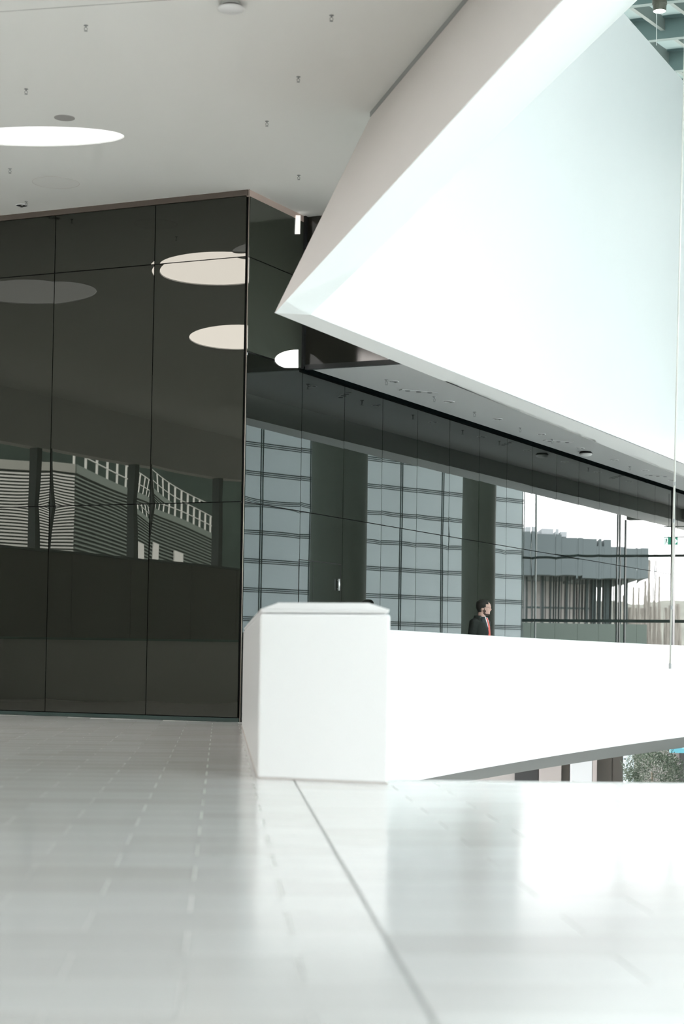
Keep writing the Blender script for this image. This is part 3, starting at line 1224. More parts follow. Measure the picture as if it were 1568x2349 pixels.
def sq(b_, x0, y0, x1, y1, d0_=0.0, d1_=0.006, skew=0.0):
    f = lambda x, y: sx * ((x - 1545) * PXM) + Z * (-(y - 1241) * PXM)
    q = [f(x0, y0), f(x1, y0), f(x1 + skew, y1), f(x0 + skew, y1)]
    hull_prism(b_, [p_ + sfn * d0_ for p_ in q], [p_ + sfn * d1_ for p_ in q])


b_ = NB_()
sq(b_, 1525.5, 1233, 1556, 1249.5, -0.05, 0.0)
fin('case', b_, pr('exit_green', (0.10, 0.62, 0.40), 0.5, emis=1.6), sg)
b_ = NB_()
sq(b_, 1526, 1233.5, 1533.5, 1249, 0.0, 0.003)
fin('door_symbol', b_, pr('exit_white', (0.85, 1.0, 0.95), 0.5, emis=6.0), sg)
b_ = NB_()
sq(b_, 1529.5, 1235, 1531, 1236.8, 0.004, 0.008)
sq(b_, 1528.8, 1237, 1531.2, 1242.5, 0.004, 0.008, -0.6)
sq(b_, 1526.7, 1238, 1529, 1239, 0.004, 0.008)
sq(b_, 1531, 1238.8, 1533, 1239.8, 0.004, 0.008)
sq(b_, 1527.8, 1242.3, 1529.2, 1248, 0.004, 0.008, -1.2)
sq(b_, 1529.4, 1242.3, 1530.8, 1245.5, 0.004, 0.008, 1.6)
sq(b_, 1531, 1245.3, 1532.6, 1246.5, 0.004, 0.008)
fin('running_figure', b_, pr('exit_dark_green', (0.02, 0.30, 0.18), 0.5), sg)['kind'] = 'stuff'
b_ = NB_()
sq(b_, 1541, 1240, 1551, 1242.6, 0.0, 0.004)
f = lambda x, y: sx * ((x - 1545) * PXM) + Z * (-(y - 1241) * PXM)
q = [f(1548.5, 1236), f(1551, 1236), f(1555, 1241.3), f(1551, 1246.6), f(1548.5, 1246.6), f(1552, 1241.3)]
hull_prism(b_, [p_ for p_ in q], [p_ + sfn * 0.004 for p_ in q])
fin('arrow', b_, MATS['exit_white'], sg)['kind'] = 'stuff'
b_ = NB_()
for dx in (-0.1, 0.1):
    tube(b_, [sx * dx + Z * 0.08, sx * dx + Z * (SOF - sc0.z)], 0.006, 6)
fin('hanger', b_, M_GREYM, sg)['kind'] = 'stuff'

# rear wall and side infill, out of sight
b_ = NB_()
fb = fr1 - fd * (NX * CW)
slab(b_, [Vector((-30, -15.3, 0)), Vector((fb.x + 3, -15.3, 0)), Vector((fb.x + 3, -15, 0)), Vector((-30, -15, 0))], LOW, 0.3)
slab(b_, [Vector((-30, -15.3, 0)), Vector((fb.x + 3, -15.3, 0)), Vector((fb.x + 3, -15, 0)), Vector((-30, -15, 0))], 6.6, 14.4)
struct(fin('wall_rear', b_, M_PLAST), 'white rear wall of the hall')
wq = struct(empty('window_2', (0, -15.1, 0.3)), 'tall frosted rear window of the hall')  # unseen window, added for frontal daylight on block, floor and ceiling
for k in range(22):
    b_ = NB_()
    slab(b_, [(-30 + k * 2.0 + .03, -.05), (-30 + k * 2.0 + 1.97, -.05), (-30 + k * 2.0 + 1.97, 0), (-30 + k * 2.0 + .03, 0)], 0, 6.3)
    fin('pane', b_, M_REARFILL, wq)  # pane of the added rear window
    b_ = NB_()
    slab(b_, [(-30 + k * 2.0 - .03, -.08), (-30 + k * 2.0 + .03, -.08), (-30 + k * 2.0 + .03, 0.06), (-30 + k * 2.0 - .03, 0.06)], 0, 6.3)
    fin('mullion', b_, M_GREYM, wq)  # mullion of the added rear window
b_ = NB_()
slab(b_, [Q, Q4, Q4 + Vector((-0.3, 0, 0)), Q + Vector((-0.3, 0, 0))], CEIL + 0.36, 14.2)
struct(fin('wall_upper', b_, M_PLAST), 'white upper wall above the ceiling edge')

# lower hall
b_ = NB_()
slab(b_, [(-30, -15), (30, -15), (30, 62), (-30, 62)], LOW - 0.2, LOW)
struct(fin('floor_lower', b_, pr('lower_floor', (0.42, 0.41, 0.39), 0.4)), 'floor of the lower hall seen below the bridge')
b_ = NB_()
slab(b_, [guv(BLK_R, EDGE_V - 0.4), guv(9, EDGE_V - 0.4), guv(9, EDGE_V - 0.2), guv(BLK_R, EDGE_V - 0.2)], LOW, -0.35)
struct(fin('wall_below', b_, M_PLAST), 'wall under the landing edge')
WY = 51.5
b_ = NB_()
slab(b_, [(-6, WY), (13.5, WY), (13.5, WY + 0.3), (-6, WY + 0.3)], LOW, -0.9)
struct(fin('wall_lower', b_, pr('lower_wall', (0.26, 0.24, 0.23), 0.8)), 'taupe back wall of the lower hall')
brown = pr('brown_door', (0.05, 0.042, 0.033), 0.45)


def lowpan(nm, pa, pb, m_, dep=0.08, lab=None, cat=None, grp=None):
    a_, b2 = aty(pa, 1760, WY - 0.02), aty(pb, 1760, WY - 0.02)
    bb = NB_()
    slab(bb, [(a_.x, WY - 0.02 - dep), (b2.x, WY - 0.02 - dep), (b2.x, WY - 0.02), (a_.x, WY - 0.02)], LOW, -0.95)
    o_ = fin(nm, bb, m_, bevel=0.004)
    if cat:
        tag(o_, lab, cat, grp)
    return o_


lowpan('door_panel', 1180, 1234, pr('door_dark', (0.02, 0.02, 0.02), 0.5), 0.03, 'black door panel at the tip of the gap under the bridge', 'door')
lowpan('pier', 1236, 1285, pr('taupe_pier', (0.26, 0.235, 0.225), 0.8), 0.2, 'taupe pier between black and brown doors below the bridge', 'pier')
lowpan('door_panel', 1286, 1305, brown, 0.05, 'narrow brown door left of the white pier below the bridge', 'door')
lowpan('pier', 1306, 1354, pr('white_pier', (0.42, 0.43, 0.44), 0.7), 0.3, 'white pier between the two brown doors below the bridge', 'pier')
lowpan('pier', 1355, 1365, pr('taupe_pier2', (0.28, 0.25, 0.24), 0.8), 0.3, 'thin taupe pier right of the white pier below the bridge', 'pier')
lowpan('door_panel', 1366, 1402, brown, 0.05, 'left leaf of the wide brown door below the bridge', 'door', 'wide brown door leaves')
lowpan('door_panel', 1404, 1427, brown, 0.05, 'right leaf of the wide brown door below the bridge', 'door', 'wide brown door leaves')
lowpan('pier', 1428, 1448, pr('bluish_pier', (0.62, 0.70, 0.76), 0.7), 0.4, 'bluish white pier behind the tree below the bridge', 'pier')
lowpan('door_panel', 1557, 1600, pr('door_dark', (0.02, 0.02, 0.02), 0.5), 0.3, 'black panel right of the tree below the bridge', 'door')
a_, b2 = aty(1536, 1719, 49), aty(1600, 1719, 49)
b_ = NB_()
box(b_, ((a_.x + b2.x) / 2, 49, a_.z - 0.02), b2.x - a_.x, 0.2, 0.13)
tag(fin('blue_canopy', b_, pr('canopy_blue', (0.12, 0.38, 0.46), 0.5)), 'flat teal blue canopy edge above the tree under the bridge', 'canopy')

# indoor tree below the bridge
tcn_ = aty(1497, 1772, 45.5)
tr_ = tag(empty('indoor_tree', (tcn_.x, tcn_.y, LOW)), 'dense round leafy tree standing below the right end of the bridge', 'tree')
b_ = NB_()
tube(b_, [(0, 0, 0.5), (0.02, 0.0, 2.2), (-0.02, 0.01, tcn_.z - LOW)], [0.07, 0.055, 0.03], 10)
random.seed(3)
for k in range(14):
    a = random.uniform(0, 6.28)
    h = random.uniform(2.6, 4.0)
    tube(b_, [(0, 0, h), (0.25 * math.cos(a), 0.25 * math.sin(a), h + 0.35), (0.55 * math.cos(a), 0.55 * math.sin(a), h + 0.6)], [0.02, 0.012, 0.005], 5)
fin('trunk', b_, pr('bark', (0.16, 0.13, 0.10), 0.9, noise=0.2), tr_)
b_ = NB_()
lathe(b_, [(0, 0), (0.35, 0), (0.45, 0.55), (0.41, 0.55), (0.40, 0.48), (0, 0.48)], 28)
fin('planter', b_, M_GREYM, tr_)
b_ = NB_()
lfm = b_.faces.layers.int.new('m')
RX, RZ_ = 0.70, 0.62
cz = tcn_.z - LOW - 0.02
for k in range(9000):
    th = random.uniform(0, 2 * math.pi)
    ph_ = math.acos(random.uniform(-1, 1))
    bump = 1 + 0.16 * math.sin(3 * th + 1) * math.sin(4 * ph_) + 0.10 * math.sin(7 * th) * math.sin(6 * ph_ + 1)
    rr = (0.35 + 0.65 * random.random() ** 0.4) * bump
    c = Vector((RX * rr * math.sin(ph_) * math.cos(th), RX * rr * math.sin(ph_) * math.sin(th), cz + RZ_ * rr * math.cos(ph_)))
    out = (c - Vector((0, 0, cz))).normalized()
    d = (out + Vector((random.uniform(-1, 1), random.uniform(-1, 1), random.uniform(-1, 1.2))) * 0.8).normalized()
    s = d.cross(Vector((random.random(), random.random(), random.random()))).normalized() * 0.011
    L_ = random.uniform(0.045, 0.075)
    f_ = b_.faces.new([b_.verts.new(c), b_.verts.new(c + d * L_ * 0.5 + s), b_.verts.new(c + d * L_), b_.verts.new(c + d * L_ * 0.5 - s)])
    f_.material_index = random.choice((0, 0, 1, 2))
o = fin('foliage', b_, pr('leaf_green', (0.035, 0.06, 0.035), 0.5), tr_, recalc=False)
o.data.materials.append(pr('leaf_grey', (0.17, 0.19, 0.15), 0.5))
o.data.materials.append(pr('leaf_mid', (0.07, 0.10, 0.065), 0.5))
o['kind'] = 'stuff'

# ================================================================== WHAT THE LEFT GLASS WALL MIRRORS (real things behind and left of the camera)
W1 = Vector((-7.84, 43, 0))
W2 = Vector((-2.76, 53, 0))
wd = (W2 - W1).normalized()
r1_, r2_ = mA(W1), mA(W2)
rdw = (r2_ - r1_).normalized()
rnw = Vector((-rdw.y, rdw.x, 0))
if rnw.dot(Vector((0, 10, 0)) - r1_) < 0:
    rnw = -rnw


def wpt(a):
    return r1_ + rdw * a


sw = struct(empty('wall_side', wpt(0)), 'dark panelled wall with a long window, mirrored in the left glass wall')


def wbar(nm, a0, a1, z0, z1, m_, th=0.2, off=0.0, par=None):
    b__ = NB_()
    p_, q_ = rdw * a0 + rnw * off, rdw * a1 + rnw * off
    slab(b__, [p_, q_, q_ - rnw * th, p_ - rnw * th], z0, z1)
    return fin(nm, b__, m_, sw)


SIDE = pr('side_wall_panel', (0.16, 0.155, 0.13), 0.7)
a_ = -14.0
while a_ < 24:
    wbar('wall_panel', a_ + 0.01, a_ + 2.78, 0, 3.32, SIDE)
    a_ += 2.8
wbar('fascia', -14, 24, 5.70, CEIL, pr('side_fascia', (0.62, 0.61, 0.58), 0.8), 0.4)
wbar('upper_fill', -14, 24, CEIL, 14.2, M_PLAST, 0.4)
def virt_a(px):                                  # place along that wall of a mirrored pixel column
    p_ = mA(onpl(px, 1180, W1, Vector((wd.y, -wd.x, 0))))
    return (p_ - r1_).dot(rdw)


for px in (-60, 100, 325, 515, 700):
    a0 = virt_a(px)
    wbar('window_post', a0 - 0.12, a0 + 0.12, 3.3, 5.72, M_MULD, 0.25, -0.02)
wbar('window_sill', -14, 24, 3.27, 3.33, M_MULD, 0.3, 0.05)

# side parapet, 33 m along the mirrored view
pv = [aty(x, 1496, 33.0) for x in (-500, -250, 0, 280, 560, 760)]
pl_ = [mA(Vector((p_.x, 33 + 0.5 * math.sin(i), 0))) for i, p_ in enumerate(pv)]
b_ = NB_()
lo, hi = [], []
for i in range(len(pl_) - 1):
    a, b = pl_[i], pl_[i + 1]
    n_ = Vector((-(b - a).y, (b - a).x, 0)).normalized()
    if n_.dot(CN - a) < 0:
        n_ = -n_
    slab(b_, [a, b, b - n_ * 0.2, a - n_ * 0.2], 0.0, 1.09)
o = fin('side_parapet', b_, pr('side_parapet', (0.85, 0.85, 0.80), 0.6))
tag(o, 'long plain parapet mirrored low in the left glass wall', 'parapet')
b_ = NB_()
for i in range(len(pl_) - 1):
    a, b = pl_[i], pl_[i + 1]
    n_ = Vector((-(b - a).y, (b - a).x, 0)).normalized()
    if n_.dot(CN - a) < 0:
        n_ = -n_
    slab(b_, [a + n_ * 0.02, b + n_ * 0.02, b - n_ * 0.22, a - n_ * 0.22], 1.09, 1.13)
fin('coping', b_, pr('side_coping', (0.25, 0.40, 0.36), 0.5), o)

# louvred building outside
LTOP = EYE + (1501 - 1072) * 70 / F
v0 = aty(-260, 1200, 66.0)
v1 = aty(162, 1200, 70.0)
v2 = aty(500, 1200, (LTOP - EYE) * F / (1506 - 1229))
lb_ = tag(empty('louvred_building', mA(Vector((v1.x, v1.y, 0)))), 'building clad in horizontal white louvres, mirrored in the left glass wall', 'building')
lo_ = lb_.location.copy()
P_ = [mA(Vector((v_.x, v_.y, 0))) for v_ in (v0, v1, v2)]
bkv = mA(Vector((v1.x - 4, v2.y + 25, 0)))
b_ = NB_()
slab(b_, [P_[0] - lo_, P_[1] - lo_, P_[2] - lo_, bkv - lo_], -7, LTOP - 0.25)
fin('dark_wall', b_, pr('louvre_back', (0.05, 0.07, 0.06), 0.9), lb_)
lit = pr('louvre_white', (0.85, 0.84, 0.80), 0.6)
dim = pr('louvre_grey', (0.20, 0.24, 0.21), 0.6)  # same louvres on the turned-away face, shade put into the colour
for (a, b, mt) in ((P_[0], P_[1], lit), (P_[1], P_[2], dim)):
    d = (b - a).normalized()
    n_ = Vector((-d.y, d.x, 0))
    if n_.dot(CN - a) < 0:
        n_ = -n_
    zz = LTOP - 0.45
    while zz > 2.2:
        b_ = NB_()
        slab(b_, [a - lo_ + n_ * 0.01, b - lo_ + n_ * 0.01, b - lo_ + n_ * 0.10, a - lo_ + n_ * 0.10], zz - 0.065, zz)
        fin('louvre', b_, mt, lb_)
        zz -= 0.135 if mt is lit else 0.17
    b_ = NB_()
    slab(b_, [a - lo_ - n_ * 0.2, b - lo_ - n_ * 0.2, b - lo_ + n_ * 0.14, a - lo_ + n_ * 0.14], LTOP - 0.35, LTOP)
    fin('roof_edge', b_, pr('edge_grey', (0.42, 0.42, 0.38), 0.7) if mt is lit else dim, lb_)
ra, rb = P_[1], P_[2]
L_ = (rb - ra).length
npost = 17
for k in range(npost + 1):
    q_ = ra.lerp(rb, k / npost) - lo_
    b_ = NB_()
    box(b_, q_ + Z * (LTOP + 0.55), 0.075, 0.075, 1.1)
    fin('railing_post', b_, lit, lb_)
for h in (0.5, 1.1):
    b_ = NB_()
    tube(b_, [ra - lo_ + Z * (LTOP + h), rb - lo_ + Z * (LTOP + h)], 0.03, 6)
    fin('railing_bar', b_, lit, lb_)
for px, w_ in ((400, 1.5), (334, 1.1)):
    p_ = mA(onpl(px, 1250, Vector((v1.x, v1.y, 0)), Vector(((v2 - v1).y, -(v2 - v1).x, 0))))
    d = (P_[2] - P_[1]).normalized()
    n_ = Vector((-d.y, d.x, 0))
    if n_.dot(CN - p_) < 0:
        n_ = -n_
    p_.z = 0
    q_ = p_ - lo_
    b_ = NB_()
    slab(b_, [q_ - d * w_ + n_ * 0.1, q_ + d * w_ + n_ * 0.1, q_ + d * w_ + n_ * 0.16, q_ - d * w_ + n_ * 0.16], 2.5, 6.0)
    fin('service_door', b_, lit, lb_)
# dark wooded bank behind it
b_ = NB_()
cw = mA(Vector((-5, 150, 0)))
random.seed(5)
g0 = [mA(Vector((x, 150 + 6 * math.sin(x), 0))) for x in range(-90, 91, 6)]
for i in range(len(g0) - 1):
    a, b = g0[i], g0[i + 1]
    h1, h2 = 26 + 3 * math.sin(i * 1.7), 26 + 3 * math.sin((i + 1) * 1.7)
    n_ = (a - CN).normalized() * 12
    n_.z = 0
    va = [b_.verts.new(a + Z * -8), b_.verts.new(b + Z * -8), b_.verts.new(b + Z * h2), b_.verts.new(a + Z * h1)]
    vb = [b_.verts.new(v_.co + n_) for v_ in va]
    b_.faces.new(va)
    b_.faces.new(vb[::-1])
    for k in range(4):
        b_.faces.new((va[k], vb[k], vb[(k + 1) % 4], va[(k + 1) % 4]))
bmesh.ops.remove_doubles(b_, verts=b_.verts, dist=0.01)
tag(fin('wooded_bank', b_, pr('dark_trees', (0.035, 0.055, 0.045), 1.0, noise=0.5, nscale=0.5)), 'dark wooded bank behind the louvred building, mirrored in the glass', 'trees')

# ================================================================== OUTSIDE THE END WINDOW (mirrored in the right glass wall)
def VB(px, py, dep):
    return mB(aty(px, py, dep))


D_ = 105.0


def vbox(par, nm, x0, x1, y0, y1, dep, th, m_, dep2=None):
    """box whose mirrored face is seen between those picture columns and rows"""
    dep2 = dep2 or dep
    a, b = aty(x0, 1300, dep), aty(x1, 1300, dep2)
    zt_, zb_ = aty((x0 + x1) / 2, y0, (dep + dep2) / 2).z, aty((x0 + x1) / 2, y1, (dep + dep2) / 2).z
    bk_ = Vector((0, th, 0))
    pts = [mB(Vector((a.x, a.y, 0))), mB(Vector((b.x, b.y, 0))), mB(Vector((b.x, b.y, 0)) + bk_), mB(Vector((a.x, a.y, 0)) + bk_)]
    b__ = NB_()
    o0 = par.location if par is not None else Vector()
    slab(b__, [p_ - o0 for p_ in pts], zb_, zt_)
    return fin(nm, b__, m_, par)


pv_ = VB(1340, 1400, D_)
pav = tag(empty('grey_pavilion', (pv_.x, pv_.y, 0)), 'boxy grey building with dark columns outside, mirrored at the right of the glass', 'building')
PG = pr('pavilion_grey', (0.095, 0.12, 0.125), 0.6, noise=0.04, nscale=0.2)
segs = [(1150, 1222, 1220), (1222, 1282, 1226), (1282, 1330, 1234), (1330, 1371, 1236), (1371, 1379, 1254), (1379, 1399, 1238), (1399, 1432, 1255), (1432, 1464, 1258), (1464, 1486, 1257)]
for (x0, x1, yt) in segs:
    vbox(pav, 'cladding_panel', x0, x1 - 0.4, yt, 1318 if x1 < 1370 else 1325, D_, 14, PG)
PW = pr('pavilion_light', (0.40, 0.42, 0.43), 0.6)
for (x0, x1, y0) in ((1204, 1222, 1209), (1237, 1272, 1213), (1278, 1297, 1220)):
    vbox(pav, 'roof_box', x0, x1, y0, 1232, D_ + 4, 4, PW)
PWALL = pr('pavilion_wall', (0.62, 0.58, 0.57), 0.7, noise=0.15, nscale=0.3)
for (x0, x1) in ((1150, 1240), (1241, 1262), (1263, 1298), (1299, 1330), (1331, 1366)):
    vbox(pav, 'rear_wall', x0, x1, 1316, 1423, D_ + 9, 1, PWALL)
PDK = pr('pavilion_dark', (0.025, 0.04, 0.04), 0.6)
for (xc, w_) in ((1209, 6), (1242, 7), (1266, 4), (1278, 3), (1300, 6), (1323, 3), (1345, 6), (1361, 5), (1369, 5), (1383, 5), (1392, 10), (1403, 2.5), (1419, 2), (1437, 5)):
    vbox(pav, 'column', xc - w_ / 2, xc + w_ / 2, 1318, 1432, D_ + 1.5, 1, PDK)
for xc in (1203, 1237, 1250, 1284, 1309, 1329, 1333, 1352, 1376, 1410):
    vbox(pav, 'slim_post', xc - .8, xc + .8, 1318, 1426, D_ + 2.5, 0.3, PDK)
vbox(pav, 'transom', 1150, 1366, 1392, 1396, D_ + 7, 0.4, pr('pavilion_mid', (0.13, 0.19, 0.19), 0.6))
vbox(pav, 'transom', 1150, 1366, 1314, 1319, D_ + 1, 1, PDK)
vbox(pav, 'base_wall', 1150, 1484, 1430, 1700, D_ - 1, 2, pr('pavilion_base', (0.085, 0.11, 0.095), 0.7))

# ground and hazy hill
b_ = NB_()
slab(b_, [(-260, -200), (340, -200), (340, 330), (-260, 330)], LOW - 1.0, LOW - 0.21)
struct(fin('ground', b_, pr('outside_ground', (0.20, 0.20, 0.17), 0.95, noise=0.2, nscale=0.1)), 'ground outside the building')
hill = NB_()
n_ = 60
rows = []
for i in range(n_ + 1):
    px = 1100 + i * 16
    top_ = 1378 + 5 * math.sin(i * 0.35) + 3 * math.sin(i * 0.9)
    rows.append((px, top_))
prev = None
for (px, top_) in rows:
    a = VB(px, top_, 230)
    b = VB(px, 1640, 200)
    c = VB(px, top_ + 4, 260)
    d = Vector((c.x, c.y, -8))
    b.z = -8
    cur = [hill.verts.new(v_) for v_ in (b, a, c, d)]
    if prev:
        for k in range(4):
            hill.faces.new((prev[k], prev[(k + 1) % 4], cur[(k + 1) % 4], cur[k]))
    prev = cur
tag(fin('wooded_hill', hill, pr('hazy_hill', (0.17, 0.17, 0.145), 1.0, noise=0.45, nscale=0.35)), 'low brownish winter hillside on the horizon, mirrored at far right', 'hill')
BRK = pr('winter_bark', (0.20, 0.18, 0.16), 0.95)
BRL = pr('winter_twigs', (0.30, 0.28, 0.25), 0.95)
random.seed(11)


def poplar(px, ytop, ybase, wpx, dep, lab, n=260):
    top_ = VB(px, ytop, dep)
    bot_ = VB(px, 1500, dep)
    bot_.z = LOW
    e__ = tag(empty('poplar_tree', bot_), lab, 'tree', 'bare trees outside')
    H_ = top_.z - LOW
    R_ = wpx * dep / F / 2
    b__ = NB_()
    tube(b__, [(0, 0, 0), (0, 0, H_ * 0.5), (0, 0, H_)], [0.16, 0.09, 0.02], 7)
    fin('trunk', b__, BRK, e__)
    b__ = NB_()
    for k in range(n):
        h = H_ * (0.10 + 0.85 * random.random())
        fr_ = h / H_
        rr_ = R_ * min(1, (1 - fr_) * 2.2 + 0.08) * random.uniform(0.3, 1)
        a_1 = random.uniform(0, 6.28)
        l_ = min(random.uniform(1.2, 3.4), H_ - h)
        tube(b__, [(rr_ * 0.25 * math.cos(a_1), rr_ * 0.25 * math.sin(a_1), h), (rr_ * math.cos(a_1), rr_ * math.sin(a_1), h + l_)], [0.05, 0.012], 3)
    o_ = fin('twigs', b__, BRL, e__)
    o_['kind'] = 'stuff'


for i, (px, yt, wp, lb) in enumerate(((1456, 1345, 14, 'bare poplar mirrored under the grey building edge'), (1477, 1330, 18, 'tall bare poplar mirrored below the corner of the grey building'), (1488, 1285, 20, 'tallest bare poplar, mirrored right of the grey building'),
                                      (1507, 1318, 13, 'slim bare poplar mirrored midway between the building and the post'), (1424, 1365, 10, 'small bare poplar mirrored between the dark columns'), (1552, 1385, 30, 'broad bare tree mirrored right of the post'))):
    poplar(px, yt, 1480, wp, 156 + 7 * i, lb, 600)
for i in range(9):
    px = 1440 + i * 14 + random.uniform(-4, 4)
    poplar(px, 1392 + random.uniform(-6, 8), 1480, 24, (118, 132, 144)[i % 3], ['leftmost', 'second', 'third', 'fourth', 'fifth', 'sixth', 'seventh', 'eighth', 'rightmost'][i] + ' of the low bare trees mirrored beside the right post', 240)

# ================================================================== THE MAN
def loft(bm_, rings):
    vs_ = [[bm_.verts.new(p_) for p_ in r_] for r_ in rings]
    n_ = len(vs_[0])
    for i_ in range(len(vs_) - 1):
        for k_ in range(n_):
            bm_.faces.new((vs_[i_][k_], vs_[i_][(k_ + 1) % n_], vs_[i_ + 1][(k_ + 1) % n_], vs_[i_ + 1][k_]))
    bm_.faces.new(vs_[0][::-1])
    bm_.faces.new(vs_[-1])


def ring_e(cx, cy, z, rx, ry, n=28, e=2.0):
    out = []
    for k_ in range(n):
        t_ = 2 * math.pi * k_ / n
        c1_, s1_ = math.cos(t_), math.sin(t_)
        out.append(Vector((cx + rx * math.copysign(abs(c1_) ** (2 / e), c1_), cy + ry * math.copysign(abs(s1_) ** (2 / e), s1_), z)))
    return out


def ball(bm_, c, rx, ry, rz, m=None):
    r_ = bmesh.ops.create_icosphere(bm_, subdivisions=3, radius=1.0)
    for v_ in r_['verts']:
        v_.co = Vector((v_.co.x * rx, v_.co.y * ry, v_.co.z * rz))
        if m:
            v_.co = m @ v_.co
        v_.co += Vector(c)


def remesh(o_, vox, sm=4):
    md_ = o_.modifiers.new('remesh', 'REMESH')
    md_.mode = 'VOXEL'
    md_.voxel_size = vox
    md_.use_smooth_shade = True
    ms_ = o_.modifiers.new('smooth', 'SMOOTH')
    ms_.factor = 0.5
    ms_.iterations = sm


mp_ = aty(1101, 1500, 29.4)
man = tag(empty('person', (mp_.x, mp_.y, 0.0)), 'man in dark suit, white shirt, coral tie and glasses, walking behind the bridge parapet', 'person')
RT = Matrix.Rotation(math.radians(-32), 3, 'Z')      # chest turned a little to the camera
RH = Matrix.Rotation(math.radians(-6), 3, 'Z')       # head looks right
HC = Vector((0.035, 0.0, 1.545))                     # chin level under the head centre


def head_rings(grow=0.0):
    prof = [(0.000, 0.060, -0.005, 0.030), (0.010, 0.078, -0.030, 0.044), (0.028, 0.086, -0.050, 0.053), (0.042, 0.081, -0.060, 0.058), (0.055, 0.088, -0.068, 0.061), (0.063, 0.083, -0.074, 0.063),
            (0.072, 0.091, -0.080, 0.065), (0.084, 0.087, -0.085, 0.067), (0.100, 0.088, -0.090, 0.069), (0.118, 0.084, -0.096, 0.072), (0.134, 0.094, -0.099, 0.075), (0.155, 0.096, -0.102, 0.077),
            (0.180, 0.090, -0.101, 0.077), (0.205, 0.074, -0.092, 0.070), (0.225, 0.048, -0.072, 0.054), (0.238, 0.018, -0.040, 0.028), (0.242, 0.0, -0.020, 0.008)]
    nose = {0.084: 0.016, 0.100: 0.026, 0.118: 0.014, 0.134: 0.006}
    out = []
    for z_, xf, xb, hw in prof:
        r_ = []
        for k_ in range(40):
            t_ = 2 * math.pi * k_ / 40
            cx = (xf + xb) / 2 * 1.12 + 0.012
            rx = (xf - xb) / 2 * 1.13 + grow
            p_ = Vector((cx + rx * math.cos(t_), (hw + grow) * math.sin(t_), z_ + (grow if z_ > 0.2 else 0)))
            if math.cos(t_) > 0 and not grow:
                p_.x += nose.get(z_, 0) * math.exp(-(p_.y / 0.014) ** 2)
                if abs(z_ - 0.118) < 0.001:
                    p_.x -= 0.010 * math.exp(-((abs(p_.y) - 0.032) / 0.012) ** 2)
            r_.append(p_)
        out.append(r_)
    return out


bb = NB_()
loft(bb, [[RH @ p_ + HC for p_ in r_] for r_ in head_rings()])
for sy in (-1, 1):                                   # ears
    ball(bb, RH @ Vector((-0.008, sy * 0.074, 0.108)) + HC, 0.020, 0.010, 0.032, RH @ Matrix.Rotation(0.2, 3, 'Y'))
loft(bb, [ring_e(0.0 + 0.02 * f_, 0, 1.44 + 0.17 * f_, 0.066 - 0.008 * f_, 0.062 - 0.006 * f_) for f_ in (0, 0.3, 0.6, 1.0)])
# torso, hips and legs inside the clothes
tz = [(0.90, 0.10, 0.155), (1.05, 0.095, 0.14), (1.20, 0.11, 0.155), (1.35, 0.12, 0.17), (1.44, 0.10, 0.16), (1.49, 0.07, 0.09), (1.52, 0.055, 0.06)]
loft(bb, [[RT @ p_ for p_ in ring_e(0, 0, z_, rx, ry, 28, 2.3)] for z_, rx, ry in tz])


def limb(pts, rr, bm_):
    tube(bm_, pts, rr, 16)


LEGS = {1: [(0.0, 0.09, 0.93), (0.10, 0.09, 0.52), (0.16, 0.095, 0.09)], -1: [(0.0, -0.09, 0.93), (-0.02, -0.09, 0.50), (-0.20, -0.095, 0.12)]}
for s_1, pts in LEGS.items():
    limb([RT @ Vector(p_) for p_ in pts], [0.085, 0.055, 0.040], bb)
    a_v = RT @ Vector(pts[2])
    f_v = RT @ Vector((0.14, 0.01, -0.05))
    tube(bb, [a_v, a_v + f_v * 0.5, a_v + f_v], [0.04, 0.036, 0.028], 12)
ARMS = {-1: [(-0.01, -0.19, 1.43), (-0.05, -0.235, 1.14), (0.06, -0.225, 0.90)], 1: [(-0.01, 0.19, 1.43), (0.0, 0.235, 1.15), (0.16, 0.22, 0.96)]}
for s_1, pts in ARMS.items():
    P3 = [RT @ Vector(p_) for p_ in pts]
    limb(P3, [0.05, 0.040, 0.027], bb)
    hd_ = (P3[2] - P3[1]).normalized()
    side_ = (RT @ Vector((1, 0, 0)))
    side_ = (side_ - hd_ * side_.dot(hd_)).normalized()
    nrm_ = hd_.cross(side_) * s_1
    tube(bb, [P3[2], P3[2] + hd_ * 0.05, P3[2] + hd_ * 0.095], [0.027, 0.036, 0.034], 12)
    for q_, (off, ln) in enumerate(((-0.026, 0.060), (-0.009, 0.074), (0.009, 0.080), (0.026, 0.070))):
        r0_ = P3[2] + hd_ * 0.085 + side_ * off
        j1 = r0_ + hd_ * ln * 0.5 - nrm_ * 0.006
        j2 = j1 + hd_ * ln * 0.35 - nrm_ * 0.018
        j3 = j2 + hd_ * ln * 0.12 - nrm_ * 0.014
        tube(bb, [r0_, j1, j2, j3], [0.0095, 0.009, 0.008, 0.0065], 8)
    r0_ = P3[2] + hd_ * 0.03 + side_ * 0.030
    tube(bb, [r0_, r0_ + side_ * 0.018 + hd_ * 0.03, r0_ + side_ * 0.022 + hd_ * 0.062 - nrm_ * 0.012], [0.012, 0.0105, 0.008], 8)
body = fin('body', bb, pr('skin', (0.52, 0.33, 0.27), 0.55), man)
remesh(body, 0.0055, 2)

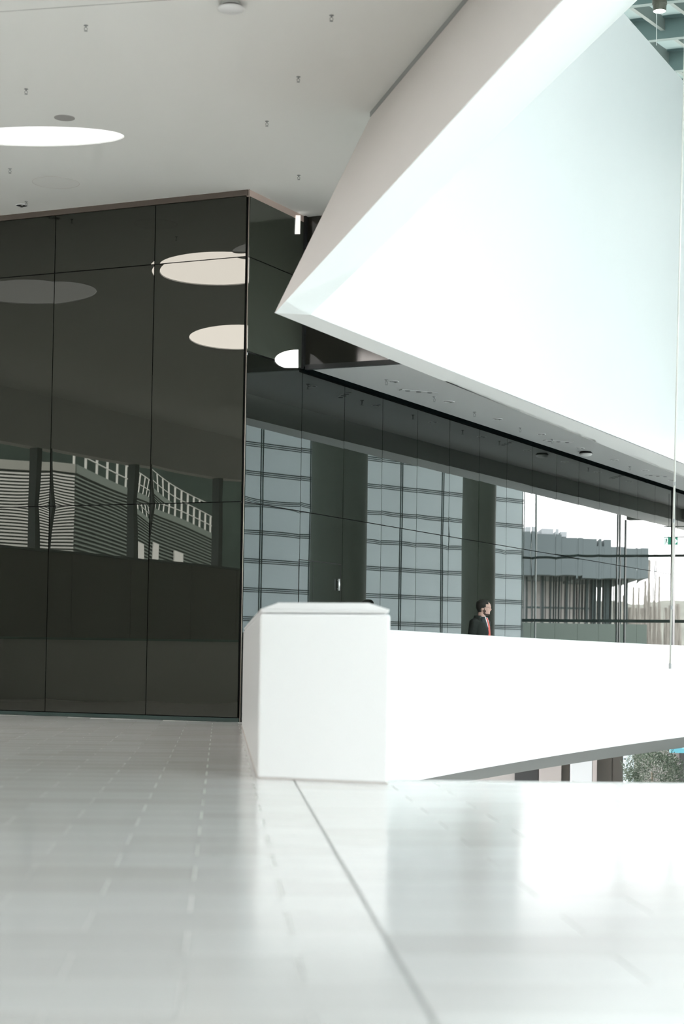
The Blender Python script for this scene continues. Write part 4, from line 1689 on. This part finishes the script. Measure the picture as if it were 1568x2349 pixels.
# hair, with sideburns and a short beard along the jaw
bb = NB_()
HR = head_rings(0.011)
vs_ = []
random.seed(2)
for i_, r_ in enumerate(HR):
    z_ = r_[0].z
    vs_.append([bb.verts.new(RH @ (p_ * 1.0 + Vector((random.uniform(-1, 1), random.uniform(-1, 1), random.uniform(-1, 1))) * 0.0025) + HC) for p_ in r_])
for i_ in range(len(HR) - 1):
    for k_ in range(40):
        c = (HR[i_][k_] + HR[i_ + 1][(k_ + 1) % 40]) / 2
        front = c.x
        hairy = (c.z > 0.200) or (c.z > 0.172 and front < 0.082) or (c.z > 0.125 and front < 0.040 and not (abs(c.y) > 0.06 and front > 0.02 and c.z < 0.14)) or (c.z > 0.012 and front < -0.030)
        if hairy:
            bb.faces.new((vs_[i_][k_], vs_[i_][(k_ + 1) % 40], vs_[i_ + 1][(k_ + 1) % 40], vs_[i_ + 1][k_]))
bb.faces.new(vs_[-1])
for v_ in [v_ for v_ in bb.verts if not v_.link_faces]:
    bb.verts.remove(v_)
o = fin('hair', bb, pr('dark_hair', (0.016, 0.013, 0.010), 0.6, bump=0.6, bscale=120), man, smooth=True)
md = o.modifiers.new('thick', 'SOLIDIFY')
md.thickness = 0.014
md.offset = -1
bb = NB_()
HR = head_rings(0.0025)
vs_ = [[bb.verts.new(RH @ p_ + HC) for p_ in r_] for r_ in HR]
for i_ in range(len(HR) - 1):
    for k_ in range(40):
        c = (HR[i_][k_] + HR[i_ + 1][(k_ + 1) % 40]) / 2
        if (c.z < 0.034 and c.x > 0.0 and c.z > 0.002) or (c.z < 0.085 and 0.005 < c.x < 0.042) or (c.z < 0.13 and 0.005 < c.x < 0.026):
            bb.faces.new((vs_[i_][k_], vs_[i_][(k_ + 1) % 40], vs_[i_ + 1][(k_ + 1) % 40], vs_[i_ + 1][k_]))
for v_ in [v_ for v_ in bb.verts if not v_.link_faces]:
    bb.verts.remove(v_)
fin('beard', bb, pr('beard_brown', (0.06, 0.035, 0.028), 0.8), man)['label'] = 'short dark beard along the jaw'

# glasses
bb = NB_()
for sy in (-1, 1):
    rr_ = []
    for k_ in range(17):
        t_ = 2 * math.pi * k_ / 16
        rr_.append(RH @ Vector((0.098 - 0.10 * (abs(0.032 + 0.024 * math.cos(t_)) ** 1.6), sy * (0.034 + 0.024 * math.cos(t_)), 0.120 + 0.015 * math.sin(t_))) + HC)
    tube(bb, rr_, 0.0016, 6)
    tube(bb, [RH @ Vector((0.095, sy * 0.058, 0.130)) + HC, RH @ Vector((0.05, sy * 0.078, 0.131)) + HC, RH @ Vector((-0.005, sy * 0.084, 0.126)) + HC], 0.0022, 6)
tube(bb, [RH @ Vector((0.104, -0.012, 0.124)) + HC, RH @ Vector((0.104, 0.012, 0.124)) + HC], 0.0016, 6)
fin('glasses', bb, M_BLACK, man)

# shirt collar and front, tie, jacket, trousers, shoes
bb = NB_()
loft(bb, [[Vector((0.008, 0, 0)) + (p_) for p_ in ring_e(0.002, 0, z_, r_, r_ * 0.96)] for z_, r_ in ((1.47, 0.082), (1.50, 0.078), (1.525, 0.073), (1.53, 0.060))])
CH_ = lambda z_: 0.150 - 0.30 * max(0, z_ - 1.36) - 0.03 * abs(z_ - 1.25)
pts_l, pts_r, pts_c = [], [], []
rings_ = []
for z_, hw_ in ((1.515, 0.050), (1.47, 0.060), (1.40, 0.052), (1.32, 0.042), (1.24, 0.028), (1.16, 0.010)):
    x_ = CH_(z_) + 0.004
    rings_.append([RT @ Vector((x_ - 0.05, -hw_, z_)), RT @ Vector((x_ - 0.004, -hw_, z_)), RT @ Vector((x_ + 0.004, 0, z_)), RT @ Vector((x_ - 0.004, hw_, z_)), RT @ Vector((x_ - 0.05, hw_, z_))])
loft(bb, rings_)
fin('shirt', bb, pr('white_shirt', (0.82, 0.82, 0.86), 0.7), man)
bb = NB_()
rings_ = []
for z_, hw_, ex in ((1.512, 0.016, 0.010), (1.485, 0.020, 0.016), (1.47, 0.012, 0.014), (1.38, 0.021, 0.013), (1.25, 0.030, 0.012), (1.10, 0.038, 0.012), (1.04, 0.040, 0.010), (1.0, 0.003, 0.010)):
    x_ = CH_(max(z_, 1.2)) + ex
    rings_.append([RT @ Vector((x_ - 0.008, -hw_, z_)), RT @ Vector((x_ + 0.002, -hw_ * 0.8, z_)), RT @ Vector((x_ + 0.002, hw_ * 0.8, z_)), RT @ Vector((x_ - 0.008, hw_, z_))])
loft(bb, rings_)
fin('tie', bb, pr('coral_tie', (0.80, 0.13, 0.10), 0.55), man)
SUIT = pr('dark_suit', (0.012, 0.017, 0.014), 0.8, bump=0.3, bscale=30)
bb = NB_()
jz = [(0.80, 0.15, 0.20), (0.95, 0.145, 0.195), (1.10, 0.135, 0.178), (1.25, 0.142, 0.195), (1.36, 0.145, 0.21), (1.43, 0.125, 0.205), (1.475, 0.095, 0.15), (1.505, 0.082, 0.090), (1.545, 0.076, 0.076)]
loft(bb, [[RT @ p_ for p_ in ring_e(-0.006 - (0.024 if z_ > 1.45 else 0), 0, z_, rx, ry, 36, 2.4)] for z_, rx, ry in jz])
for s_1, pts in ARMS.items():
    P3 = [RT @ (Vector(p_) + Vector((0, 0, 0.0))) for p_ in pts]
    cuff = P3[1].lerp(P3[2], 0.93)
    tube(bb, [P3[0] + Z * 0.015, P3[0].lerp(P3[1], 0.35), P3[1], cuff], [0.078, 0.072, 0.060, 0.044], 18)
    ball(bb, P3[0] + Z * 0.0, 0.078, 0.078, 0.068)
jk = fin('jacket', bb, SUIT, man)
remesh(jk, 0.008, 5)
bb = NB_()
for sy in (-1, 1):                                   # lapels
    rings_ = []
    for z_, a_w, b_w in ((1.525, 0.048, 0.075), (1.47, 0.052, 0.100), (1.42, 0.048, 0.112), (1.35, 0.040, 0.092), (1.25, 0.024, 0.060), (1.15, 0.004, 0.02)):
        x_ = CH_(z_)
        rings_.append([RT @ Vector((x_ - 0.012, sy * a_w, z_)), RT @ Vector((x_ + 0.008, sy * a_w, z_)), RT @ Vector((x_ - 0.018 - b_w * 0.12, sy * b_w, z_)), RT @ Vector((x_ - 0.05, sy * b_w, z_))])
    loft(bb, rings_)
o = fin('lapels', bb, pr('lapel_navy', (0.016, 0.026, 0.030), 0.7), jk)
bb = NB_()
loft(bb, [[RT @ p_ for p_ in ring_e(0, 0, z_, rx, ry, 28, 2.2)] for z_, rx, ry in ((0.80, 0.12, 0.175), (0.9, 0.12, 0.172), (1.0, 0.11, 0.16))])
for s_1, pts in LEGS.items():
    tube(bb, [RT @ Vector(p_) for p_ in pts], [0.105, 0.082, 0.070], 18)
tr = fin('trousers', bb, SUIT, man)
remesh(tr, 0.010, 4)
for s_1, pts in LEGS.items():
    a_v = RT @ Vector(pts[2])
    a_v.z = 0.0 if s_1 == 1 else 0.02
    bb = NB_()
    c0_ = a_v + RT @ Vector((-0.055, 0, 0.045))
    tube(bb, [c0_, c0_ + RT @ Vector((0.10, 0, 0.006)), c0_ + RT @ Vector((0.20, 0, -0.006)), c0_ + RT @ Vector((0.255, 0, -0.012))], [0.044, 0.050, 0.044, 0.028], 16)
    fin('shoe', bb, pr('black_leather', (0.01, 0.01, 0.01), 0.3), man, smooth=True)
